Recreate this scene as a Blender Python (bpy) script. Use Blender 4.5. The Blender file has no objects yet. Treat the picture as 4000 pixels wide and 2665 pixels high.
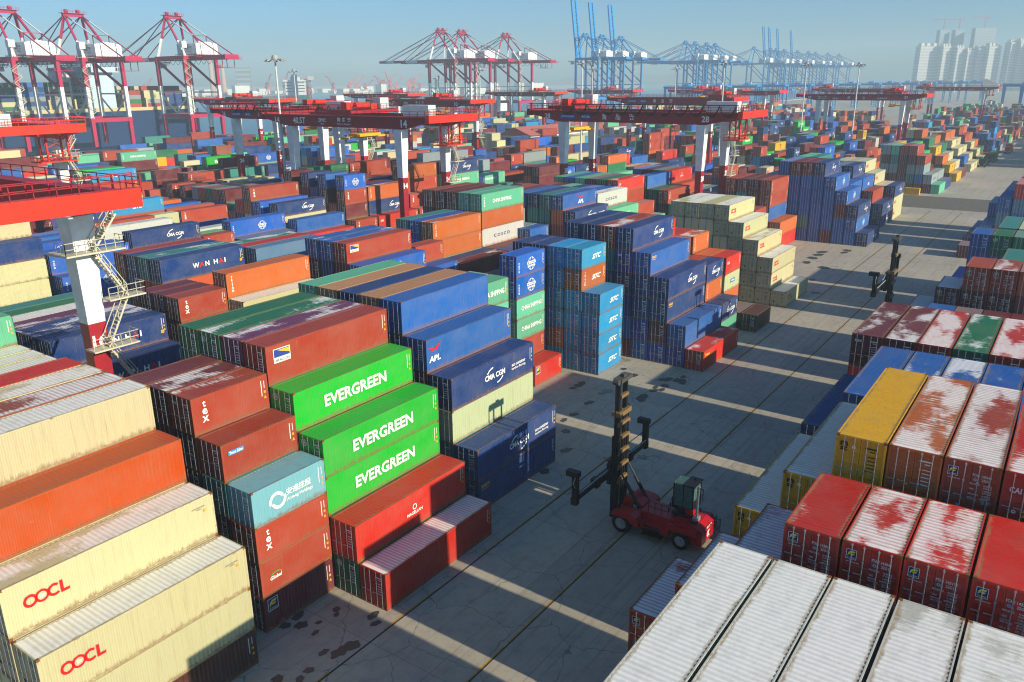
import bpy, bmesh, math, random
from mathutils import Vector, Matrix
from mathutils.bvhtree import BVHTree
R = math.radians
scene = bpy.context.scene
col = scene.collection
random.seed(7)

# ------------------------------------------------------------------ camera, sky, sun, exposure
CAM = (-33.808, -34.480, 34.884)
cd = bpy.data.cameras.new('camera'); cam = bpy.data.objects.new('camera', cd); col.objects.link(cam)
cam.location = CAM
cam.rotation_euler = (R(72.175), R(0.474), R(-55.080))
cd.sensor_fit = 'HORIZONTAL'; cd.angle = R(64.755)
cd.clip_start = 0.5; cd.clip_end = 60000
scene.camera = cam
SUN_EL = 22.5
SUN_DX = 0.02                       # the light travels towards +y and a little towards +x
sun_az = math.atan2(-SUN_DX, -1.0)   # direction towards the sun, in the xy plane (x = sin, y = cos)
w = bpy.data.worlds.new('World'); scene.world = w; w.use_nodes = True
nt = w.node_tree; bg = nt.nodes['Background']
sky = nt.nodes.new('ShaderNodeTexSky'); sky.sky_type = 'NISHITA'; sky.sun_disc = False
sky.sun_elevation = R(SUN_EL); sky.sun_rotation = sun_az
sky.air_density = 1.0; sky.dust_density = 1.0; sky.ozone_density = 4.0
tint = nt.nodes.new('ShaderNodeMix'); tint.data_type = 'RGBA'; tint.blend_type = 'MULTIPLY'; tint.inputs[0].default_value = 1.0; tint.inputs[7].default_value = (.50, .89, 1.22, 1)
nt.links.new(sky.outputs[0], tint.inputs[6]); nt.links.new(tint.outputs[2], bg.inputs[0]); bg.inputs[1].default_value = 0.078
sl = bpy.data.lights.new('sun', 'SUN'); sl.energy = 5.0; sl.angle = R(0.55); sl.color = (1.0, 0.90, 0.70)
so = bpy.data.objects.new('sun', sl); col.objects.link(so); so.location = (0, -60, 90)
ce = math.cos(R(SUN_EL)); nn = math.hypot(SUN_DX, 1)
so.rotation_euler = Vector((SUN_DX/nn*ce, 1/nn*ce, -math.sin(R(SUN_EL)))).to_track_quat('-Z', 'Y').to_euler()
scene.view_settings.view_transform = 'Standard'; scene.view_settings.look = 'None'
scene.view_settings.gamma = 1; scene.view_settings.exposure = 0.60
scene.cycles.use_denoising = True; scene.cycles.filter_width = 1.15
scene.cycles.max_bounces = 4; scene.cycles.diffuse_bounces = 2; scene.cycles.glossy_bounces = 2
scene.cycles.transmission_bounces = 2; scene.cycles.volume_bounces = 0; scene.cycles.transparent_max_bounces = 8

# ------------------------------------------------------------------ helpers
def s2l(h):
    if isinstance(h, str):
        h = h.lstrip('#'); h = [int(h[i:i+2], 16)/255 for i in (0, 2, 4)]
    return tuple(((c/12.92) if c <= .04045 else ((c+.055)/1.055)**2.4) for c in h)

def tag(o, label=None, cat=None, group=None, kind=None):
    if label: o['label'] = label
    if cat: o['category'] = cat
    if group: o['group'] = group
    if kind: o['kind'] = kind
    return o

def empty(name, loc=(0, 0, 0), rz=0, parent=None):
    o = bpy.data.objects.new(name, None); col.objects.link(o)
    o.empty_display_size = .5
    o.location = loc; o.rotation_euler = (0, 0, rz)
    if parent: o.parent = parent
    return o

def link(name, me, parent=None, loc=None, rot=None, color=None):
    o = bpy.data.objects.new(name, me); col.objects.link(o)
    if parent: o.parent = parent
    if loc: o.location = loc
    if rot: o.rotation_euler = rot
    if color: o.color = (*color[:3], 1)
    return o

class MB:
    """collects boxes, bars, prisms and tubes and builds them as ONE mesh"""
    def __init__(s): s.v = []; s.f = []; s.m = []; s.mi = 0
    def add(s, vs, fs):
        b = len(s.v); s.v += [tuple(p) for p in vs]
        for f in fs: s.f.append(tuple(b+i for i in f)); s.m.append(s.mi)
        return s
    def box(s, x0, y0, z0, x1, y1, z1):
        return s.add([(x0,y0,z0),(x1,y0,z0),(x1,y1,z0),(x0,y1,z0),(x0,y0,z1),(x1,y0,z1),(x1,y1,z1),(x0,y1,z1)],
              [(0,3,2,1),(4,5,6,7),(0,1,5,4),(1,2,6,5),(2,3,7,6),(3,0,4,7)])
    def bar(s, p, q, w, h=None, up=(0,0,1)):
        """rectangular bar from p to q; w across, h in the up direction"""
        h = h or w; p = Vector(p); q = Vector(q); d = (q-p)
        if d.length < 1e-6: return s
        d.normalize(); u = Vector(up)
        if abs(d.dot(u)) > .98: u = Vector((1,0,0)) if abs(d.x) < .9 else Vector((0,1,0))
        a = d.cross(u).normalized()*w/2; b = a.normalized().cross(d).normalized()*h/2
        vs = [e+i*a+j*b for e in (p, q) for i, j in ((-1,-1),(1,-1),(1,1),(-1,1))]
        return s.add(vs, [(0,1,2,3),(7,6,5,4),(0,4,5,1),(1,5,6,2),(2,6,7,3),(3,7,4,0)])
    def taper(s, p, q, w0, h0, w1, h1):
        p = Vector(p); q = Vector(q)
        vs = [(p.x+i*w0/2, p.y+j*h0/2, p.z) for i, j in ((-1,-1),(1,-1),(1,1),(-1,1))]+[(q.x+i*w1/2, q.y+j*h1/2, q.z) for i, j in ((-1,-1),(1,-1),(1,1),(-1,1))]
        return s.add(vs, [(3,2,1,0),(4,5,6,7),(0,1,5,4),(1,2,6,5),(2,3,7,6),(3,0,4,7)])
    def tube(s, p, q, r, n=8, r2=None, cap=True):
        p = Vector(p); q = Vector(q); d = (q-p).normalized(); r2 = r if r2 is None else r2
        u = Vector((0,0,1)) if abs(d.z) < .95 else Vector((1,0,0))
        a = d.cross(u).normalized(); b = a.cross(d)
        vs = [e+rr*(math.cos(2*math.pi*i/n)*a+math.sin(2*math.pi*i/n)*b) for e, rr in ((p, r), (q, r2)) for i in range(n)]
        fs = [(i, (i+1) % n, n+(i+1) % n, n+i) for i in range(n)]
        if cap: fs += [tuple(range(n-1, -1, -1)), tuple(range(n, 2*n))]
        return s.add(vs, fs)
    def path(s, pts, r, n=6):
        for a, b in zip(pts, pts[1:]): s.tube(a, b, r, n)
        return s
    def prism(s, poly, axis, a, b):
        """extrude a 2-D outline along an axis from a to b"""
        n = len(poly)
        def P(u, v, t): return {'x': (t, u, v), 'y': (u, t, v), 'z': (u, v, t)}[axis]
        vs = [P(u, v, a) for u, v in poly]+[P(u, v, b) for u, v in poly]
        fs = [(i, (i+1) % n, n+(i+1) % n, n+i) for i in range(n)]+[tuple(range(n-1, -1, -1)), tuple(range(n, 2*n))]
        return s.add(vs, fs)
    def mesh(s, name, mats, fixn=True):
        me = bpy.data.meshes.new(name); me.from_pydata(s.v, [], s.f)
        for m in (mats if isinstance(mats, (list, tuple)) else [mats]): me.materials.append(m)
        me.polygons.foreach_set('material_index', s.m)
        if fixn:
            bm = bmesh.new(); bm.from_mesh(me); bmesh.ops.recalc_face_normals(bm, faces=bm.faces); bm.to_mesh(me); bm.free()
        me.update(); return me
    def build(s, name, mats, parent=None, loc=None, rot=None, color=None):
        return link(name, s.mesh(name, mats), parent, loc, rot, color)

# ------------------------------------------------------------------ materials
def node_mat(name):
    m = bpy.data.materials.new(name); m.use_nodes = True
    return m, m.node_tree.nodes, m.node_tree.links, m.node_tree.nodes['Principled BSDF']

def plain(name, c, rough=.6, metal=0, dirt=.25, scale=.8, spec=.3):
    m, N, L, B = node_mat(name)
    c = s2l(c)
    tc = N.new('ShaderNodeTexCoord'); nz = N.new('ShaderNodeTexNoise'); nz.inputs['Scale'].default_value = scale
    nz.inputs['Detail'].default_value = 6; nz.inputs['Roughness'].default_value = .7
    L.new(tc.outputs['Object'], nz.inputs['Vector'])
    mx = N.new('ShaderNodeMix'); mx.data_type = 'RGBA'
    mr = N.new('ShaderNodeMapRange'); mr.inputs[1].default_value = .3; mr.inputs[2].default_value = .75
    L.new(nz.outputs[0], mr.inputs[0]); L.new(mr.outputs[0], mx.inputs[0])
    mx.inputs[6].default_value = (*c, 1); mx.inputs[7].default_value = (*[v*(1-dirt) for v in c], 1)
    L.new(mx.outputs[2], B.inputs['Base Color'])
    B.inputs['Roughness'].default_value = rough; B.inputs['Metallic'].default_value = metal
    B.inputs['Specular IOR Level'].default_value = spec
    return m

class NG:
    """small node-graph writer"""
    def __init__(s, N, L): s.N = N; s.L = L
    def m(s, op, a, b=None, c=None, clamp=False):
        n = s.N.new('ShaderNodeMath'); n.operation = op; n.use_clamp = clamp
        for i, x in enumerate((a, b, c)):
            if x is None: continue
            if isinstance(x, (int, float)): n.inputs[i].default_value = x
            else: s.L.new(x, n.inputs[i])
        return n.outputs[0]
    def mix(s, f, a, b, mode='MIX'):
        n = s.N.new('ShaderNodeMix'); n.data_type = 'RGBA'; n.blend_type = mode
        for i, x in ((0, f), (6, a), (7, b)):
            if isinstance(x, (int, float)): n.inputs[i].default_value = x
            elif isinstance(x, tuple): n.inputs[i].default_value = (*x[:3], 1)
            else: s.L.new(x, n.inputs[i])
        return n.outputs[2]
    def noise(s, vec, scale, detail=4, rough=.6):
        n = s.N.new('ShaderNodeTexNoise'); n.inputs['Scale'].default_value = scale; n.inputs['Detail'].default_value = detail; n.inputs['Roughness'].default_value = rough
        s.L.new(vec, n.inputs['Vector']); return n.outputs[0]
    def ramp(s, x, a, b, lo=0, hi=1):
        n = s.N.new('ShaderNodeMapRange'); n.inputs[1].default_value = a; n.inputs[2].default_value = b; n.inputs[3].default_value = lo; n.inputs[4].default_value = hi
        s.L.new(x, n.inputs[0]); return n.outputs[0]
    def mapping(s, vec, sc, loc=(0, 0, 0)):
        n = s.N.new('ShaderNodeMapping'); n.inputs['Scale'].default_value = sc; n.inputs['Location'].default_value = loc
        s.L.new(vec, n.inputs['Vector']); return n.outputs[0]

def paint_material(name, roof=False, stuff=False, edge=0):
    """container paint: own colour, streaks, rust, and on roofs chalky bleached patches"""
    m, N, L, B = node_mat(name); g = NG(N, L)
    tc = N.new('ShaderNodeTexCoord'); oi = N.new('ShaderNodeObjectInfo')
    if stuff:
        at = N.new('ShaderNodeAttribute'); at.attribute_type = 'GEOMETRY'; at.attribute_name = 'paint'
        base = at.outputs['Color']; vec = tc.outputs['Object']; rnd = at.outputs['Alpha']
    else:
        base = oi.outputs['Color']; rnd = oi.outputs['Random']
        cmb = N.new('ShaderNodeVectorMath'); cmb.operation = 'ADD'; L.new(tc.outputs['Object'], cmb.inputs[0])
        sc = g.m('MULTIPLY', rnd, 57.0); cx = N.new('ShaderNodeCombineXYZ')
        for i in range(3): L.new(sc, cx.inputs[i])
        L.new(cx.outputs[0], cmb.inputs[1]); vec = cmb.outputs[0]
    big = g.noise(g.mapping(vec, (.35, .35, .5)), 1.0, 5, .65)
    c = g.mix(g.ramp(big, .35, .75, 0, .4), base, g.mix(.4, base, (.30, .26, .20)))
    streak = g.noise(g.mapping(vec, (5.5, 5.5, .35)), 1.0, 4, .6)
    c = g.mix(g.ramp(streak, .52, .72, 0, .35), c, g.mix(.5, base, (.16, .10, .05)))
    if roof:
        at2 = N.new('ShaderNodeAttribute'); at2.attribute_type = 'OBJECT'; at2.attribute_name = 'patch'
        pn = g.noise(g.mapping(vec, (.22, .5, .3)), 1.0, 3, .5)
        fine = g.noise(g.mapping(vec, (7.5, .8, 1)), 1.0, 5, .75); speck = g.noise(g.mapping(vec, (14, 3.5, 1)), 1.0, 5, .8)
        v = g.m('ADD', g.m('ADD', pn, g.m('MULTIPLY', fine, .45)), g.m('MULTIPLY', speck, .25))
        thr = g.m('SUBTRACT', 1.31, at2.outputs['Fac'])
        mask = g.ramp(g.m('SUBTRACT', v, thr), -.03, .05, 0, 1)
        cr = N.new('ShaderNodeAttribute'); cr.attribute_type = 'GEOMETRY'; cr.attribute_name = 'crest'
        c = g.mix(g.m('MULTIPLY', mask, g.m('ADD', .50, g.m('MULTIPLY', cr.outputs['Fac'], .42))), c, (.80, .78, .73))
        dirt = g.noise(g.mapping(vec, (1.3, 1.3, 1)), 1.0, 6, .75)
        c = g.mix(g.ramp(dirt, .5, .8, 0, .5), c, g.mix(.55, c, (.12, .09, .06)))
        so3 = N.new('ShaderNodeSeparateXYZ'); L.new(tc.outputs['Object'], so3.inputs[0]); yy = so3.outputs[1]
        ed = g.m('MINIMUM', g.m('SUBTRACT', yy, .05), g.m('SUBTRACT', 2.39, yy))
        en = g.noise(g.mapping(vec, (1.1, 2.5, 1)), 1.0, 5, .75)
        em = g.ramp(g.m('SUBTRACT', g.m('MULTIPLY', en, .62), ed), .12, .26, 0, .75)
        c = g.mix(em, c, g.mix(g.noise(vec, 1.7, 4, .6), (.36, .22, .07), (.16, .12, .08)))
    rust = g.noise(vec, 2.2, 8, .72)
    spots = g.ramp(rust, .70-edge, .76-edge*.6, 0, .8)
    if not roof and not stuff:
        s3 = N.new('ShaderNodeSeparateXYZ'); L.new(tc.outputs['Object'], s3.inputs[0])
        low = g.noise(g.mapping(vec, (3.2, 3.2, .9)), 1.0, 6, .75)
        lm = g.ramp(g.m('SUBTRACT', g.m('MULTIPLY', low, 1.35), s3.outputs[2]), .30, .62, 0, .7)
        c = g.mix(lm, c, (.20, .105, .05))
        run = g.noise(g.mapping(vec, (13, 13, .28)), 1.0, 3, .6)
        c = g.mix(g.ramp(run, .665, .72, 0, .6), c, (.33, .16, .06))
        scr = g.noise(g.mapping(vec, (.8, .8, 3.5)), 1.0, 7, .8); c = g.mix(g.ramp(scr, .68, .73, 0, .55), c, g.mix(.5, c, (.75, .72, .66)))
    c = g.mix(spots, c, (.22, .085, .03))
    if stuff:
        uv = N.new('ShaderNodeUVMap'); uv.uv_map = 'UVMap'; sp = N.new('ShaderNodeSeparateXYZ'); L.new(uv.outputs[0], sp.inputs[0])
        u = sp.outputs[0]; vv = sp.outputs[1]
        door = g.m('MULTIPLY', g.m('GREATER_THAN', u, 1.5), g.m('LESS_THAN', u, 3.5))
        fu = g.m('FRACT', u)
        bars = 0
        for k, p in enumerate((.17, .38, .62, .83)):
            b = g.m('LESS_THAN', g.m('ABSOLUTE', g.m('SUBTRACT', fu, p)), .018)
            bars = b if k == 0 else g.m('ADD', bars, b)
        seam = g.m('LESS_THAN', g.m('ABSOLUTE', g.m('SUBTRACT', fu, .5)), .014)
        edge = g.m('ADD', g.m('LESS_THAN', g.m('ABSOLUTE', g.m('SUBTRACT', fu, .5)), 2), 0)
        c = g.mix(g.m('MULTIPLY', door, g.m('MULTIPLY', bars, .6)), c, (.42, .42, .42))
        c = g.mix(g.m('MULTIPLY', door, seam), c, (.015, .015, .015))
        rim = g.m('MAXIMUM', g.m('LESS_THAN', fu, .03), g.m('GREATER_THAN', fu, .97))
        c = g.mix(g.m('MULTIPLY', g.m('MULTIPLY', door, rim), .7), c, (.02, .02, .02))
    L.new(c, B.inputs['Base Color'])
    B.inputs['Roughness'].default_value = .55; B.inputs['Specular IOR Level'].default_value = .3
    L.new(g.ramp(big, .3, .8, .42, .7), B.inputs['Roughness'])
    bp = N.new('ShaderNodeBump'); bp.inputs['Strength'].default_value = .35; bp.inputs['Distance'].default_value = .05
    L.new(g.noise(vec, 1.6, 3, .5), bp.inputs['Height']); L.new(bp.outputs[0], B.inputs['Normal'])
    return m

M = {}
M['wall'] = paint_material('container_paint')
M['roof'] = paint_material('container_roof_paint', roof=True)
M['edge'] = paint_material('container_edge_paint', edge=.13)
M['field'] = paint_material('container_field_paint', stuff=True)
M['rod'] = plain('galvanised_rod', '#b9bcc0', .4, .6, .3, 3)
M['gasket'] = plain('black_gasket', '#15151a', .8)
M['casting'] = plain('rusty_casting', '#8a5527', .7, 0, .5, 6)
INK = {}
def ink(h):
    if h not in INK: INK[h] = plain('lettering_'+h, '#'+h, .6, 0, .12, 2.5)
    return INK[h]
for k, h, r in (('crane_red', '#9c1f2a', .5), ('crane_red2', '#d4301c', .5), ('crane_white', '#e4e4e0', .55), ('dark', '#17171b', .5), ('black', '#0d0d10', .5), ('yellow', '#e3ab12', .5),
                ('grey', '#9a9c9d', .6), ('lgrey', '#c9cbc9', .6), ('truck_red', '#b3141d', .35), ('tyre', '#141415', .85), ('blue_crane', '#0a8bcf', .5), ('blue_dark', '#154a78', .5),
                ('concrete', '#b9b2a3', .8), ('stair', '#c6bfa6', .6), ('ship_hull', '#15335c', .5), ('ship_white', '#dcdcd8', .5), ('orange', '#e0581f', .5), ('blue_sign', '#1d4f8f', .5),
                ('pink_crane', '#d8402f', .6), ('brass', '#806640', .55), ('sts_red', '#b01a4a', .5), ('roofred', '#a04438', .7)):
    M[k] = plain(k, h, r)

# ------------------------------------------------------------------ lettering
_tx = {}
def glyphs(s, offset=0.0, shear=0.0, spacing=1.0):
    k = (s, offset, shear, spacing)
    if k not in _tx:
        c = bpy.data.curves.new('t', 'FONT'); c.body = s; c.offset = offset; c.shear = shear; c.space_character = spacing
        c.resolution_u = 2; c.fill_mode = 'FRONT'
        o = bpy.data.objects.new('t', c); me = bpy.data.meshes.new_from_object(o)
        vs = [(v.co.x, v.co.y) for v in me.vertices]; fs = [tuple(p.vertices) for p in me.polygons]
        bpy.data.objects.remove(o); bpy.data.curves.remove(c); bpy.data.meshes.remove(me)
        if vs:
            x0 = min(v[0] for v in vs); x1 = max(v[0] for v in vs); y0 = min(v[1] for v in vs); y1 = max(v[1] for v in vs)
        else: x0 = x1 = y0 = y1 = 0
        _tx[k] = (vs, fs, x0, x1, y0, y1)
    return _tx[k]

class Sign:
    """flat painted marks: text, polygons, rings in a (u, v) plane"""
    def __init__(s): s.mb = MB(); s.mats = []
    def col(s, h):
        m = ink(h)
        if m not in s.mats: s.mats.append(m)
        s.mb.mi = s.mats.index(m); return s
    def text(s, t, cx, cy, h, w=None, c='f2efe8', bold=.03, shear=0, spacing=1.0, anchor='c', lift=0.0):
        vs, fs, x0, x1, y0, y1 = glyphs(t, bold*.55, shear, spacing)
        if x1 <= x0: return s
        sy = h/(y1-y0); sx = (w/(x1-x0)) if w else sy
        ox = {'c': -(x0+x1)/2, 'l': -x0, 'r': -x1}[anchor]
        s.col(c); s.mb.add([((x+ox)*sx+cx, (y-(y0+y1)/2)*sy+cy, lift) for x, y in vs], fs); return s
    def stack(s, t, cx, top, h, gap=1.15, c='f2efe8', bold=.03):
        for i, ch in enumerate(t): s.text(ch, cx, top-h*gap*i-h/2, h, None, c, bold)
        return s
    def poly(s, pts, c, lift=0.0): s.col(c); s.mb.add([(u, v, lift) for u, v in pts], [tuple(range(len(pts)))]); return s
    def rect(s, u0, v0, u1, v1, c, lift=0.0): return s.poly([(u0,v0),(u1,v0),(u1,v1),(u0,v1)], c, lift)
    def arc(s, cx, cy, r, a0, a1, t, c, n=12, ry=None, lift=0.0):
        ry = ry or r; s.col(c); vs = []
        for i in range(n+1):
            a = R(a0+(a1-a0)*i/n); vs += [(cx+r*math.cos(a), cy+ry*math.sin(a), lift), (cx+(r-t)*math.cos(a), cy+(ry-t)*math.sin(a), lift)]
        s.mb.add(vs, [(2*i, 2*i+2, 2*i+3, 2*i+1) for i in range(n)]); return s
    def mesh(s, name):
        return s.mb.mesh(name, s.mats, fixn=False) if s.mb.f else None

# ------------------------------------------------------------------ shipping containers
W_ = 2.438
HC, ST = 2.896, 2.591
def corr(a, b, pitch, dep):
    n = max(1, round((b-a)/pitch)); p = (b-a)/n; out = []
    for i in range(n):
        x = a+i*p
        out += [(x, 0), (x+p*.28, 0), (x+p*.5, dep), (x+p*.78, dep)]
    out.append((b, 0)); return out

def sheet(mb, prof, place, flip=False):
    """prof: (t, depth) pairs, place(t, depth, s) for s = 0, 1"""
    vs = []
    for t, d in prof: vs += [place(t, d, 0), place(t, d, 1)]
    fs = [(2*i, 2*i+2, 2*i+3, 2*i+1) for i in range(len(prof)-1)]
    if flip: fs = [f[::-1] for f in fs]
    mb.add(vs, fs)

def c_frame(mb, L, H, wall=0, cast=1):
    mb.mi = wall; z0 = .012
    for x in (.002, L-.1):
        for y in (.002, W_-.1): mb.box(x, y, z0+.12, x+.098, y+.098, H-.12)
    for y in (.004, W_-.066):
        mb.box(.1, y, z0, L-.1, y+.062, .16); mb.box(.1, y, H-.09, L-.1, y+.062, H-.008)
    for x in (.003, L-.083):
        mb.box(x, .1, z0, x+.08, W_-.1, .16); mb.box(x, .1, H-.11, x+.08, W_-.1, H-.004)
    mb.box(.08, .06, .1, L-.08, W_-.06, .13)
    mb.mi = cast
    for x in (0, L-.178):
        for y in (0, W_-.162):
            for z in (.006, H-.118): mb.box(x, y, z, x+.178, y+.162, z+.118 if z > 1 else .118)
def c_walls(mb, L, H, sides=('f', 'b', 'e')):
    pf = corr(.1, L-.1, .278, .036)
    if 'f' in sides: sheet(mb, pf, lambda t, d, s: (t, .012+d, .15 if s == 0 else H-.08))
    if 'b' in sides: sheet(mb, pf, lambda t, d, s: (t, W_-.012-d, .15 if s == 0 else H-.08), True)
    if 'e' in sides: sheet(mb, corr(.1, W_-.1, .25, .045), lambda t, d, s: (L-.012-d, t, .15 if s == 0 else H-.1))
def c_roof(mb, L, H):
    pr = [(.08, .0), (.3, .0)]+corr(.3, L-.3, .209*1.35, .022)+[(L-.3, 0), (L-.08, 0)]
    sheet(mb, pr, lambda t, d, s: (t, .06 if s == 0 else W_-.06, H-.014-d))
def c_door(mb, H, left, wall=0):
    y0, y1 = (W_/2+.012, W_-.1) if left else (.1, W_/2-.012)
    mb.mi = wall
    z0, z1 = .16, H-.11
    n = 4; prof = [(z0, 0)]; hh = (z1-z0)/n
    for i in range(n):
        a = z0+i*hh
        prof += [(a+.10, 0), (a+.16, .035), (a+hh-.16, .035), (a+hh-.10, 0)]
    prof.append((z1, 0))
    sheet(mb, prof, lambda t, d, s: (.045+d, y0 if s == 0 else y1, t), True)
    mb.box(.035, y0, z0, .075, y0+.07, z1); mb.box(.035, y1-.07, z0, .075, y1, z1)
def c_rods(mb, H, left):
    ys = (W_-.42, W_/2+.3) if left else (W_/2-.3, .42)
    for y in ys:
        mb.tube((.012, y, .07), (.012, y, H-.05), .024, 6)
        for z in (.12, H*.33, H*.66, H-.14): mb.box(-.004, y-.05, z-.035, .034, y+.05, z+.035)
        mb.box(-.012, y-.02, 1.08, .02, y+.34 if y < ys[0] or not left else y+.3, 1.12)
def c_gasket(mb, H):
    mb.box(.05, W_/2-.012, .16, .06, W_/2+.012, H-.11)
    mb.box(.028, .098, H-.125, .05, W_-.098, H-.11); mb.box(.028, .098, .16, .05, W_-.098, .172)

_cm = {}
def cmesh(kind, L, H):
    k = (kind, L, H)
    if k in _cm: return _cm[k]
    mb = MB(); fix = False
    if kind == 'frame': c_frame(mb, L, H); c_g = MB(); mats = [M['edge'], M['casting'], M['gasket']]; mb.mi = 2; c_gasket(mb, H)
    elif kind == 'side_wall': c_walls(mb, L, H, 'f'); mats = [M['wall']]
    elif kind == 'back_wall': c_walls(mb, L, H, 'b'); mats = [M['wall']]
    elif kind == 'end_wall': c_walls(mb, L, H, 'e'); mats = [M['wall']]
    elif kind == 'roof': c_roof(mb, L, H); mats = [M['roof']]
    elif kind in ('door0', 'door1'): c_door(mb, H, kind == 'door0'); mats = [M['wall']]
    elif kind in ('rod0', 'rod1'): c_rods(mb, H, kind == 'rod0'); mats = [M['rod']]
    elif kind in ('doorr0', 'doorr1'): c_door(mb, H, kind[-1] == '0'); mb.mi = 1; c_rods(mb, H, kind[-1] == '0'); mats = [M['wall'], M['rod']]
    elif kind == 'body':
        c_frame(mb, L, H, 3, 1); mb.mi = 0; c_walls(mb, L, H); mb.mi = 2; c_gasket(mb, H); mats = [M['wall'], M['casting'], M['gasket'], M['edge']]
    elif kind == 'whole':
        c_frame(mb, L, H, 5, 1); mb.mi = 0; c_walls(mb, L, H); mb.mi = 2; c_gasket(mb, H)
        mb.mi = 3; c_roof(mb, L, H); c_door(mb, H, True); c_door(mb, H, False); mb.mi = 4; c_rods(mb, H, True); c_rods(mb, H, False)
        mats = [M['wall'], M['casting'], M['gasket'], M['roof'], M['rod'], M['edge']]
    me = _cm[k] = mb.mesh('container_'+kind, mats, fixn=False)
    if kind in ('roof', 'whole'):
        at = me.attributes.new('crest', 'FLOAT', 'POINT'); at.data.foreach_set('value', [1.0 if v.co.z > H-.025 else 0.0 for v in me.vertices])
    return _cm[k]

# colours (hex of the paint) with the word used in labels
COL = {
 'w': ('dcd3a0', 'cream'), 'k': ('c9d6a4', 'pale green'), 'W': ('d4d2c8', 'white'), 'e': ('8f9a9c', 'grey'), 'g': ('14b02c', 'bright green'), 'G': ('176e46', 'dark green'),
 't': ('5fb58e', 'mint green'), 'T': ('2f7f78', 'teal'), 's': ('1a93c6', 'sky blue'), 'b': ('1d60ac', 'blue'), 'c': ('0f5cb8', 'royal blue'), 'B': ('123a76', 'navy'),
 'p': ('7cbcc4', 'pale blue'), 'r': ('a83c24', 'brick red'), 'R': ('c92414', 'bright red'), 'm': ('6a1c28', 'maroon'), 'o': ('c45f1e', 'orange'), 'n': ('9a4a34', 'brown'),
 'y': ('d8a600', 'yellow'), 'O': ('b8480c', 'deep orange'), 'h': ('c98c5c', 'sandy'), 'v': ('6e2f56', 'plum'), 'i': ('2c3d9a', 'indigo'), 'x': ('4e2a22', 'dark brown'), 'l': ('5b86a8', 'faded blue'),
}
DEFLOGO = {'w': 'oocl', 'g': 'ever', 't': 'china', 's': 'sitc', 'c': 'cosco', 'B': 'cma', 'p': 'antong', 'r': 'tex', 'R': 'cai', 'o': 'triton', 'y': 'msc', 'G': 'everdoor'}
WORDY = {'oocl': 'red letters', 'ever': 'big white letters', 'china': 'white lettering', 'sitc': 'slanted white letters', 'cosco': 'white globe emblem', 'cma': 'white letters and arcs', 'antong': 'white Chinese lettering',
         'tex': 'small upright white letters', 'cai': 'small white letters', 'triton': 'upright white lettering', 'msc': 'black letters', 'apl': 'white letters under a red bird', 'wan': 'outlined white letters', 'mag': 'small white emblem',
         'beacon': 'a blue and yellow plate', 'global': 'small green arc', 'seaco': 'small yellow letters', 'trans': 'a small blue plate', 'flor': 'a small blue square', 'cosw': 'spaced dark letters', 'maersk': 'dark letters',
         'uasc': 'white letters', 'hapag': 'dark letters', 'csav': 'red and grey letters', 'everdoor': 'a round door emblem', 'tritonb': 'upright white lettering', 'ecoc': 'white letters and arcs', 'aplc': 'white letters by its door end', 'sitco': 'slanted white letters', 'wbc': 'blue letter blocks', 'triy': 'small yellow letters'}
_lm = {}
def idmarks(s, L, H):
    x = L-.55
    s.rect(x-.03, H-1.55, x+.03, H-.4, 'd8d6cc'); s.rect(x+.22, H-1.0, x+.27, H-.45, 'd8d6cc')
    s.poly([(x+.13, H-1.75), (x+.37, H-1.75), (x+.25, H-1.53)], 'e0a010'); s.rect(x+.17, H-1.35, x+.33, H-1.18, 'e0a010')
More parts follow.
